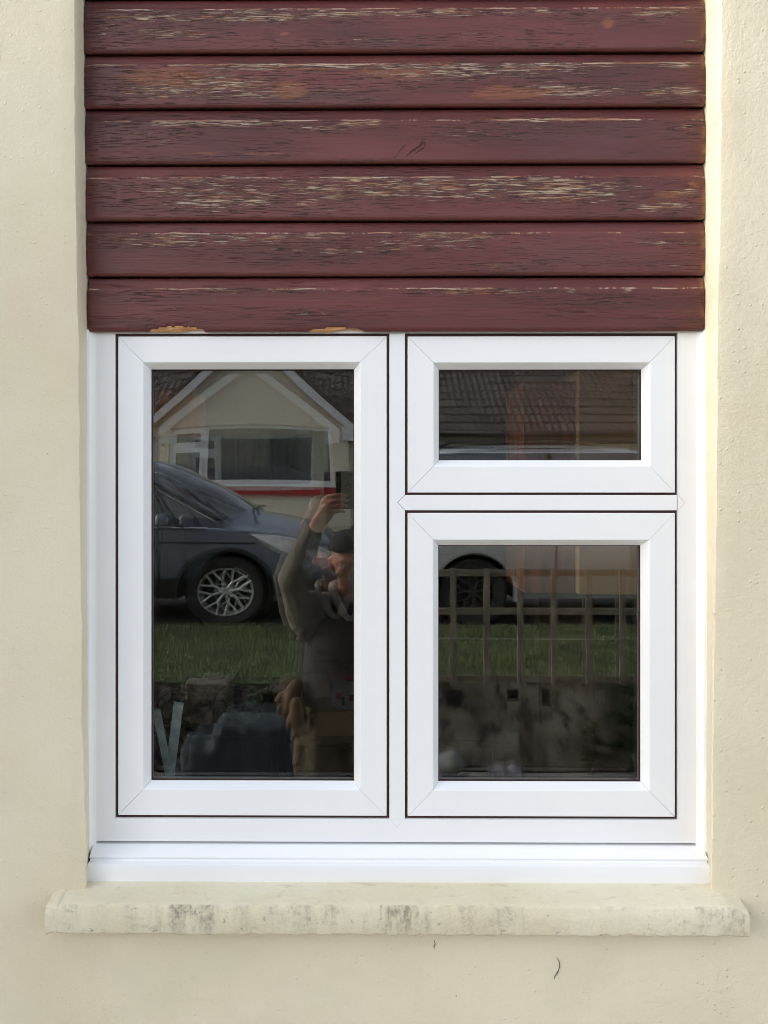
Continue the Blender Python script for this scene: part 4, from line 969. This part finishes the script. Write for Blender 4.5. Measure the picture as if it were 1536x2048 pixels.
# table with boxes and tub
tb = thing('table', 'dark wooden table inside the room carrying boxes and a paint tub', 'table', (0, 2.45, Z0))
bevel(MB().box(-.35, .75, -.35, .35, .325, .36).build('table_top', M['darkwood'], tb), .005)
for a in (-.30, .70):
    for b in (-.30, .30): MB().box(a-.025, a+.025, b-.025, b+.025, 0, .3245).build('leg', M['darkwood'], tb)
o = bevel(MB().box(-.09,.09,-.12,.12,0,.215).build('carton', M['cardboard'], None, loc=(-.15, 2.60, Z0+.361)), .003); tag(o, 'taller brown cardboard carton on the dark table', 'box')
o = bevel(MB().box(-.16,.22,-.13,.11,0,.115).build('carton', M['cardboard'], None, loc=(.0, 2.28, Z0+.361)), .003); tag(o, 'flat brown cardboard carton under the white paint tub', 'box')
pt = thing('paint_tub', 'white plastic paint tub with dark red lid on the flat carton', 'tub', (.005, 2.26, Z0+.477))
mb = MB(); mb.tube([(0,0,0),(0,0,.006),(0,0,.148)], [.096,.100,.108], 32); autosmooth(mb.build('bucket', M['tubwhite'], pt), 30)
mb = MB(); mb.tube([(0,0,.1485),(0,0,.172),(0,0,.176)], [.113,.113,.104], 32); autosmooth(mb.build('lid', M['redlid'], pt), 30)
def tubmark(name, a, z, wd, h, mat):
    mb = MB(); rows = [[(.1085*math.sin(a+wd*q/3), -.1085*math.cos(a+wd*q/3), zz) for q in range(4)] for zz in (z, z+h)]; mb.rings(rows, closed=False, caps=False); mb.build(name, mat, pt)
tubmark('red_mark', -.72, .055, .30, .03, M['redlid']); tubmark('red_mark', -.10, .05, .28, .03, M['redlid']); tubmark('black_mark', -1.2, .095, .3, .022, M['ink']); tubmark('black_mark', -.42, .028, .13, .04, M['ink']); tubmark('black_mark', .24, .045, .15, .012, M['ink'])
# armchair under a dust sheet
def wrinkle(o, amp, sc):
    nv = len(o.data.vertices); co = [0.0]*(nv*3); no = [0.0]*(nv*3)
    o.data.vertices.foreach_get('co', co); o.data.vertex_normals.foreach_get('vector', no)
    for i in range(0, nv*3, 3):
        d = amp*(abs(mnoise.noise(Vector((co[i]*sc[0], co[i+1]*sc[1], co[i+2]*sc[2]))))*2-.6)
        for q in range(3): co[i+q] += no[i+q]*d
    o.data.vertices.foreach_set('co', co); o.data.update()
    return o
mb = MB(); mb.box(-.30,.34,-.16,.16,0,.36); mb.box(-.10,.34,-.16,.16,.30,.50); mb.box(-.44,.42,-.22,.24,0,.12)
o = mb.build('tarpaulin', M['teal'], None, loc=(-.72, -3.28, 0.003)); remesh(o, .018, 14); wrinkle(o, .016, (9, 9, 4)); tag(o, 'dark teal tarpaulin over a heap on the patio, mirrored in the tall sash', 'tarpaulin')
ch = thing('chest', 'dark wooden chest inside the room carrying patterned bags', 'chest', (-.75, 2.0, Z0))
bevel(MB().box(-.45, .45, -.25, .25, 0, .50).build('carcass', M['darkwood'], ch), .006)
for q in range(2):
    d_ = bevel(MB().box(-.42, .42, -.262, -.251, .03+q*.24, .25+q*.24).build('drawer', M['darkwood'], ch), .003)
    mb = MB(); mb.ball((0,-.275,.14+q*.24), .016, 10, 7); mb.build('knob', M['chrome'], d_, smooth=True)
k = NT('leaf_patterned_bag'); v = k.obj()
M['bag'] = k.pbr(k.mix(k.ramp(k.noise(v, 26.0, 4, 0.6), 0.48, 0.53), (0.26,0.25,0.225), (0.05,0.04,0.035)), 0.7, k.bump(k.noise(v, 22.0, 4), 0.6, 0.02))
for q, (x, y, s_, lab) in enumerate(((-.72, 1.92, 1.0, 'pale patterned bag slumped on the chest, nearer the small label box'), (-.50, 1.95, .92, 'pale patterned bag slumped on the chest, nearer the cartons'))):
    o = rock_mesh(20+q, .125*s_, .10*s_, .085*s_, .30, 22, 14).build('patterned_bag', M['bag'], None, smooth=True, loc=(x, y, Z0+.50+.075*s_)); tag(o, lab, 'bag')
lb = thing('label_box', 'small grey box printed with the letter H on the chest', 'box', (-.905, 1.84, Z0+.501))
bevel(MB().box(-.07,.07,-.05,.05,0,.075).build('box_body', M['tubwhite'], lb), .003)
fc = bpy.data.curves.new('letter', 'FONT'); fc.body = 'H'; fc.size = .05; fc.extrude = .0003; lo = bpy.data.objects.new('letter', fc); COL.objects.link(lo); dg = bpy.context.evaluated_depsgraph_get()
me = bpy.data.meshes.new_from_object(lo.evaluated_get(dg)); bpy.data.objects.remove(lo); me.materials.clear(); me.materials.append(M['ink']); o = link('letter', me, lb, (.015, -.0508, .02)); o.rotation_euler = (R(90), 0, 0)
MB().box(-.04, -.015, -.0512, -.0502, .022, .05).build('square_mark', M['ink'], lb)
# two offcut strips leaning on the inside of the tall sash
def leaning(pa, pb, wd, yb, yt, label):
    zb = OZ0+.003; 
    (xa, za), (xb_, zb2) = pa, pb
    a = Vector((xa, yb, za)); b = Vector((xb_, yt, zb2)); d = (b-a).normalized(); sx = Vector((1,0,0)); sx = (sx-d*sx.dot(d)).normalized()*wd/2; nn = d.cross(sx).normalized()*.0025
    mb = MB(); ring = []
    for p in (a, a.lerp(b, .33), a.lerp(b, .66), b): ring.append([p-sx-nn, p+sx-nn, p+sx+nn, p-sx+nn])
    mb.rings(ring); tag(mb.build('film_strip', M['strip'], None), label, 'strip', 'film strips inside the tall sash')
leaning((FX(352, .13), OZ0+.004), (FX(313, .07), FZ(1419, .07)), .0150, .13, .066, 'pale film strip leaning in the tall sash corner, tilted towards the stile')
leaning((FX(330, .15), OZ0+.004), (FX(357, .075), FZ(1406, .075)), .0195, .15, .074, 'bluish film strip leaning in the tall sash corner, crossing behind the pale one')

# ------------------------------------------------------------------ the photographer, seen only in the tall sash
M['skin'] = simple('skin', (0.34, 0.175, 0.125), 0.5, 0.12, 25, 0.15, 0.002)
M['knit'] = simple('grey_sweatshirt', (0.14, 0.13, 0.118), 0.9, 0.12, 30, 0.4, 0.003)
M['hood'] = simple('pale_hood_lining', (0.26, 0.25, 0.235), 0.9, 0.10, 30, 0.4, 0.003)
M['gilet'] = simple('charcoal_gilet', (0.026, 0.026, 0.029), 0.85, 0.2, 14, 0.5, 0.006)
M['khaki'] = simple('khaki_trousers', (0.085, 0.070, 0.048), 0.9, 0.2, 10, 0.5, 0.008)
M['cap'] = simple('dark_wool_hat', (0.022, 0.024, 0.024), 0.95, 0.2, 60, 0.5, 0.003)
M['boot'] = simple('brown_boot', (0.07, 0.045, 0.028), 0.6, 0.2, 14, 0.2)
M['leather'] = simple('tan_work_glove', (0.11, 0.07, 0.04), 0.8, 0.3, 18, 0.5, 0.006)
M['eye'] = simple('eye', (0.32, 0.30, 0.28), 0.15, 0.05, 5, 0); M['iris'] = simple('iris', (0.05, 0.04, 0.03), 0.15, 0.05, 5, 0)
man = thing('person', 'person in charcoal gilet and grey sweatshirt raising a phone, mirrored in the tall sash', 'person', (0, 0, 0))
PY = -1.86
def chain(mb, pts, rad, n=12, sub=3):
    P = [Vector(p) for p in pts]; pp = []; rr = []
    for i in range(len(P)-1):
        for q in range(sub): t = q/sub; pp.append(P[i].lerp(P[i+1], t)); rr.append(rad[i]+(rad[i+1]-rad[i])*t)
    pp.append(P[-1]); rr.append(rad[-1]); mb.tube(pp, rr, n)
    for p, r in zip(P, rad): mb.ball(p, r*.995, n, 8)
def ellstack(mb, secs, n=24):
    mb.rings([[(cx+rx*math.cos(a), cy_+ry*math.sin(a), z) for a in [2*math.pi*q/n for q in range(n)]] for cx, cy_, z, rx, ry in secs])
HX = -.035; HC = Vector((HX, PY+.075, 1.615)); HR = Matrix.Rotation(R(-12), 3, 'X') @ Matrix.Rotation(R(-8), 3, 'Z')     # chin a little up, towards the phone
def hp(x, y, z): return HC + HR @ Vector((x, y, z))
SH = [(-.195, PY+.01, 1.405), (-.250, PY+.15, 1.570), (-.165, PY+.290, 1.785)]      # raised arm: shoulder, elbow, wrist
RH = [(.150, PY+.0, 1.415), (.205, PY-.03, 1.13), (.165, PY+.09, .92)]
HIP = [(-.125, PY, .92), (.055, PY, .92)]; KN = [(-.14, PY+.03, .50), (.07, PY+.03, .50)]; AN = [(-.145, PY-.01, .10), (.075, PY-.01, .10)]
b = MB()
ellstack(b, [(-.035,PY,.86,.15,.11),(-.035,PY,.95,.155,.115),(-.035,PY+.005,1.08,.135,.10),(-.033,PY,1.22,.15,.105),(-.03,PY,1.34,.165,.11),(-.028,PY,1.42,.14,.09),(-.03,PY+.01,1.47,.07,.06)])
chain(b, [(-.03,PY+.01,1.44),(-.032,PY+.045,1.53),hp(0,-.02,-.05)], [.062,.055,.056])
b.ball(HC+HR@Vector((0,-.012,.03)), (.076,.096,.092), 22, 14, mat=HR); b.ball(hp(0,.018,-.038), (.058,.070,.075), 20, 12, mat=HR); b.ball(hp(0,.052,-.090), (.026,.024,.020), 12, 8)
chain(b, [hp(0,.083,.022), hp(0,.098,-.008), hp(0,.103,-.022)], [.009,.012,.015], 10, 2); b.ball(hp(-.012,.094,-.024), .009, 8, 6); b.ball(hp(.012,.094,-.024), .009, 8, 6)
chain(b, [hp(-.045,.072,.038), hp(0,.086,.036), hp(.045,.072,.038)], [.009,.010,.009], 8, 2)
chain(b, [hp(-.022,.083,-.050), hp(0,.090,-.048), hp(.022,.083,-.050)], [.005,.0075,.005], 8, 2); chain(b, [hp(-.019,.082,-.060), hp(0,.089,-.062), hp(.019,.082,-.060)], [.005,.0075,.005], 8, 2)
for sg in (-1,1):
    b.ball(hp(sg*.046,.060,-.018), (.024,.022,.020), 10, 7)
    chain(b, [hp(sg*.074,-.002,-.022), hp(sg*.084,-.010,.0), hp(sg*.086,-.016,.022), hp(sg*.076,-.004,.030)], [.009,.009,.010,.008], 8, 2); b.ball(hp(sg*.076,-.006,.004), (.006,.012,.022), 8, 6)
chain(b, SH, [.055,.042,.027]); chain(b, RH, [.055,.042,.027])
for i in (0,1): chain(b, [HIP[i], KN[i], AN[i]], [.085,.055,.038]); b.ball((AN[i][0], PY+.07, .05), (.042,.12,.035), 14, 8)
# raised hand: palm behind and beside the phone's lower half, fingers across its back, thumb on the screen side
PH0, PH1, PZ0, PZ1, PFY = -.083, -.011, 1.865, 2.014, -1.4995
W0 = Vector(SH[2]); pal = Vector((-.112, PFY-.016, 1.868))
chain(b, [W0, W0.lerp(pal, .5), pal], [.028,.033,.032], 12, 2); b.ball(pal+Vector((-.006,0,.004)), (.030,.022,.044), 14, 9)
for q, (dz, L, r0) in enumerate(((.042, .056, .0085), (.020, .060, .0090), (-.002, .056, .0087), (-.024, .046, .0078))):
    p0 = pal+Vector((-.004, .010, dz)); p1 = Vector((PH0-.010, PFY+.004, p0.z+.008)); p2 = Vector((PH0+L*.45-.010, PFY+.0088, p0.z+.012)); p3 = Vector((PH0+L-.012, PFY+.0075, p0.z+.010))
    chain(b, [p0, p1, p2, p3], [r0+.002, r0, r0*.95, r0*.82], 9, 2)
chain(b, [pal+Vector((.0,-.012,-.030)), Vector((PH0-.006, PFY-.026, 1.876)), Vector((PH0+.022, PFY-.0205, 1.905))], [.014,.011,.0095], 9, 2)
# other hand relaxed at the thigh
w1 = Vector(RH[2]); pl2 = w1+Vector((-.005,.03,-.07)); chain(b, [w1, pl2], [.027,.034], 12, 2)
for q in range(4):
    p0 = pl2+Vector((.0, -.024+q*.017, -.02)); chain(b, [p0, p0+Vector((-.006,.006,-.042)), p0+Vector((-.026,.012,-.062))], [.010,.009,.0075], 8, 2)
chain(b, [pl2+Vector((-.01,.03,.02)), pl2+Vector((-.028,.044,-.012)), pl2+Vector((-.036,.044,-.04))], [.012,.010,.008], 8, 2)
body = b.build('body', M['skin'], man); remesh(body, .0055, 4)
for sg in (-1,1):
    e = MB().ball(hp(sg*.031,.078,.014), .0125, 14, 9).build('eye', M['eye'], man, smooth=True); MB().ball(hp(sg*.031,.0885,.014), .0048, 10, 7).build('iris', M['iris'], e, smooth=True)
# sleeves and sweatshirt
b = MB()
chain(b, [(-.13,PY,1.40), (-.205,PY+.015,1.375), (-.258,PY+.145,1.566), (-.182,PY+.272,1.755), (-.175,PY+.279,1.768)], [.085,.092,.064,.043,.040], 16, 4)
chain(b, [(.09,PY,1.40), (.155,PY,1.40), (.208,PY-.03,1.13), (.172,PY+.08,.945)], [.085,.085,.060,.044], 16, 4)
chain(b, [(-.215,PY+.03,1.335), (-.232,PY+.05,1.30), (-.222,PY+.045,1.275)], [.045,.026,.010], 12, 2)
ellstack(b, [(-.035,PY,.96,.17,.125),(-.035,PY,1.02,.168,.125),(-.033,PY,1.2,.165,.12),(-.03,PY,1.36,.175,.118),(-.03,PY,1.43,.14,.095),(-.03,PY+.02,1.475,.085,.075)])
o = b.build('sweatshirt', M['knit'], man); remesh(o, .009, 5); wrinkle(o, .0045, (22, 14, 26))
b = MB()
ellstack(b, [(-.035,PY,1.00,.205,.142),(-.035,PY,1.02,.210,.147),(-.035,PY,1.12,.200,.140),(-.033,PY,1.25,.192,.136),(-.03,PY,1.36,.186,.130),(-.03,PY,1.42,.150,.112),(-.03,PY+.01,1.455,.105,.090)], 36)
for q in range(5): chain(b, [(-.035+.20*math.cos(a), PY+.142*math.sin(a), 1.08+q*.075) for a in [math.pi*2*i/18 for i in range(19)]], [.010]*19, 6, 1) if False else None
o = b.build('gilet', M['gilet'], man); remesh(o, .009, 3); wrinkle(o, .005, (8, 8, 26))
# hood rolled round the neck, drawn up at the collar
b = MB()
chain(b, [(-.086,PY+.10,1.455), (-.104,PY+.058,1.490), (-.104,PY-.01,1.505), (-.03,PY-.070,1.51), (.045,PY-.01,1.505), (.046,PY+.058,1.490), (.022,PY+.10,1.455)], [.019,.022,.028,.034,.028,.022,.019], 12, 4)
chain(b, [(-.086,PY+.10,1.455), (-.066,PY+.124,1.42), (-.042,PY+.136,1.39)], [.019,.018,.012], 10, 2); chain(b, [(.022,PY+.10,1.455), (.002,PY+.124,1.42), (-.022,PY+.136,1.39)], [.019,.018,.012], 10, 2)
o = b.build('hood', M['hood'], man); remesh(o, .006, 3)
b = MB(); ellstack(b, [(-.035,PY,.86,.17,.125),(-.035,PY,.95,.178,.130),(-.035,PY,1.03,.170,.124)])
for i in (0,1): chain(b, [HIP[i], KN[i], (AN[i][0], AN[i][1], .12)], [.115,.085,.075], 18, 4)
b.ball((-.225, PY+.02, .80), (.035,.07,.10), 14, 9)
o = b.build('trousers', M['khaki'], man); remesh(o, .010, 3); wrinkle(o, .006, (16, 16, 20))
for i in (0,1):
    b = MB(); chain(b, [(AN[i][0], PY-.02, .05), (AN[i][0], PY+.12, .045)], [.052,.045], 14, 3); chain(b, [(AN[i][0], PY-.015, .06), (AN[i][0], PY-.01, .15)], [.055,.054], 14, 2); b.box(AN[i][0]-.045, AN[i][0]+.045, PY-.06, PY+.16, 0.001, .03)
    o = b.build('boot', M['boot'], man); remesh(o, .008, 2)
b = MB(); b.ball(HC+HR@Vector((0,-.016,.052)), (.086,.106,.090), 26, 16, mat=HR); o = b.build('hat', M['cap'], man, smooth=True)
bm = bmesh.new(); bm.from_mesh(o.data); n0 = HR@Vector((0,-.10,1)); bmesh.ops.bisect_plane(bm, geom=bm.verts[:]+bm.edges[:]+bm.faces[:], plane_co=hp(0,0,.066), plane_no=n0.normalized(), clear_inner=True); bm.to_mesh(o.data); bm.free()
sm = o.modifiers.new('t', 'SOLIDIFY'); sm.thickness = .006; sm.offset = 1
# gloves tucked at the hip
def glove(x, y, z, rz, label):
    b = MB(); T = Matrix.Translation((x,y,z)) @ Matrix.Rotation(rz, 4, 'Y') @ Matrix.Scale(.72, 4)
    t_ = lambda *p: T @ Vector(p)
    chain(b, [t_(0,0,.04), t_(0,0,-.02), t_(0,.005,-.06)], [.030,.038,.034], 12, 3)
    for q in range(4): chain(b, [t_(-.026+q*.017, .004, -.07), t_(-.030+q*.020, .016, -.105), t_(-.030+q*.021, .020, -.138+abs(q-1.5)*.008)], [.013,.0125,.010], 9, 2)
    chain(b, [t_(-.03,.0,-.02), t_(-.055,.012,-.045), t_(-.058,.02,-.075)], [.015,.014,.011], 9, 2)
    o = b.build('work_glove', M['leather']); remesh(o, .006, 2); tag(o, label, 'glove', 'work gloves at the hip of the person')
glove(-.262, PY+.075, 1.07, R(24), 'tan work glove tucked at the hip of the person, uppermost')
glove(-.238, PY+.125, 1.005, R(-8), 'tan work glove tucked at the hip of the person, lower one')
# the phone
ph = thing('phone', 'dark phone held up in the raised hand of the person', 'phone', (0, PFY-.004, 0))
bevel(MB().box(PH0, PH1, -.004, .004, PZ0, PZ1).build('case', M['trim_black'], ph), .0035, 3)
MB().box(PH0+.004, PH1-.004, -.0046, -.0042, PZ0+.004, PZ1-.004).build('screen', M['ink'], ph)
mb = MB(); mb.tube([(-.024, .0041, 1.998), (-.024, .0058, 1.998)], .006, 16); mb.build('lens', M['ink'], ph)


# ------------------------------------------------------------------ unseen conifer added out of frame to keep the low sun off the lower wall
hd = thing('sun_blocker_conifer', 'tall narrow conifer shape added unseen left of the window to block the low sun', 'sun blocker', (-2.6, -0.52, 0))
M['sun_blocker'] = simple('sun_blocker_leaf', (0.045, 0.070, 0.025), 0.7, 0.4, 10, 0.3)
mb = MB(); nn = 18; rings = []
def crown_r(z): return 0.43*min(1.0, 0.55+z*0.6)*(1.0 if z < 3.15 else max(0.12, 1.0-(z-3.15)/0.7))
for j in range(19):
    z = 0.12+3.7*j/18
    rings.append([(crown_r(z)*math.cos(a)*(1+.15*mnoise.noise(Vector((math.cos(a)*2, math.sin(a)*2, z*2.5)))), crown_r(z)*math.sin(a)*(1+.15*mnoise.noise(Vector((math.cos(a)*2, math.sin(a)*2, z*2.5+9)))), z) for a in [2*math.pi*q/nn for q in range(nn)]])
mb.rings(rings); mb.build('blocker_crown', M['sun_blocker'], hd)
mb = MB(); mb.tube([(0,0,0), (0,0,.3)], [.06,.05], 10); mb.build('blocker_trunk', M['darkwood'], hd)
mb = MB(); rr_ = random.Random(5)
for _ in range(3500):
    a = rr_.uniform(0, 6.283); z = rr_.uniform(.15, 3.85); f = crown_r(z)*rr_.uniform(.9, 1.1)
    p = Vector((f*math.cos(a), f*math.sin(a), z)); d = Vector((math.cos(a)+rr_.gauss(0,.5), math.sin(a)+rr_.gauss(0,.5), rr_.uniform(.2,1.2))).normalized(); e = d.orthogonal().normalized()*.018; d *= .07
    mb.add([p, p+d*.5-e, p+d, p+d*.5+e], [(0,1,2,3)])
o = mb.build('foliage', M['sun_blocker'], hd); o['kind'] = 'stuff'
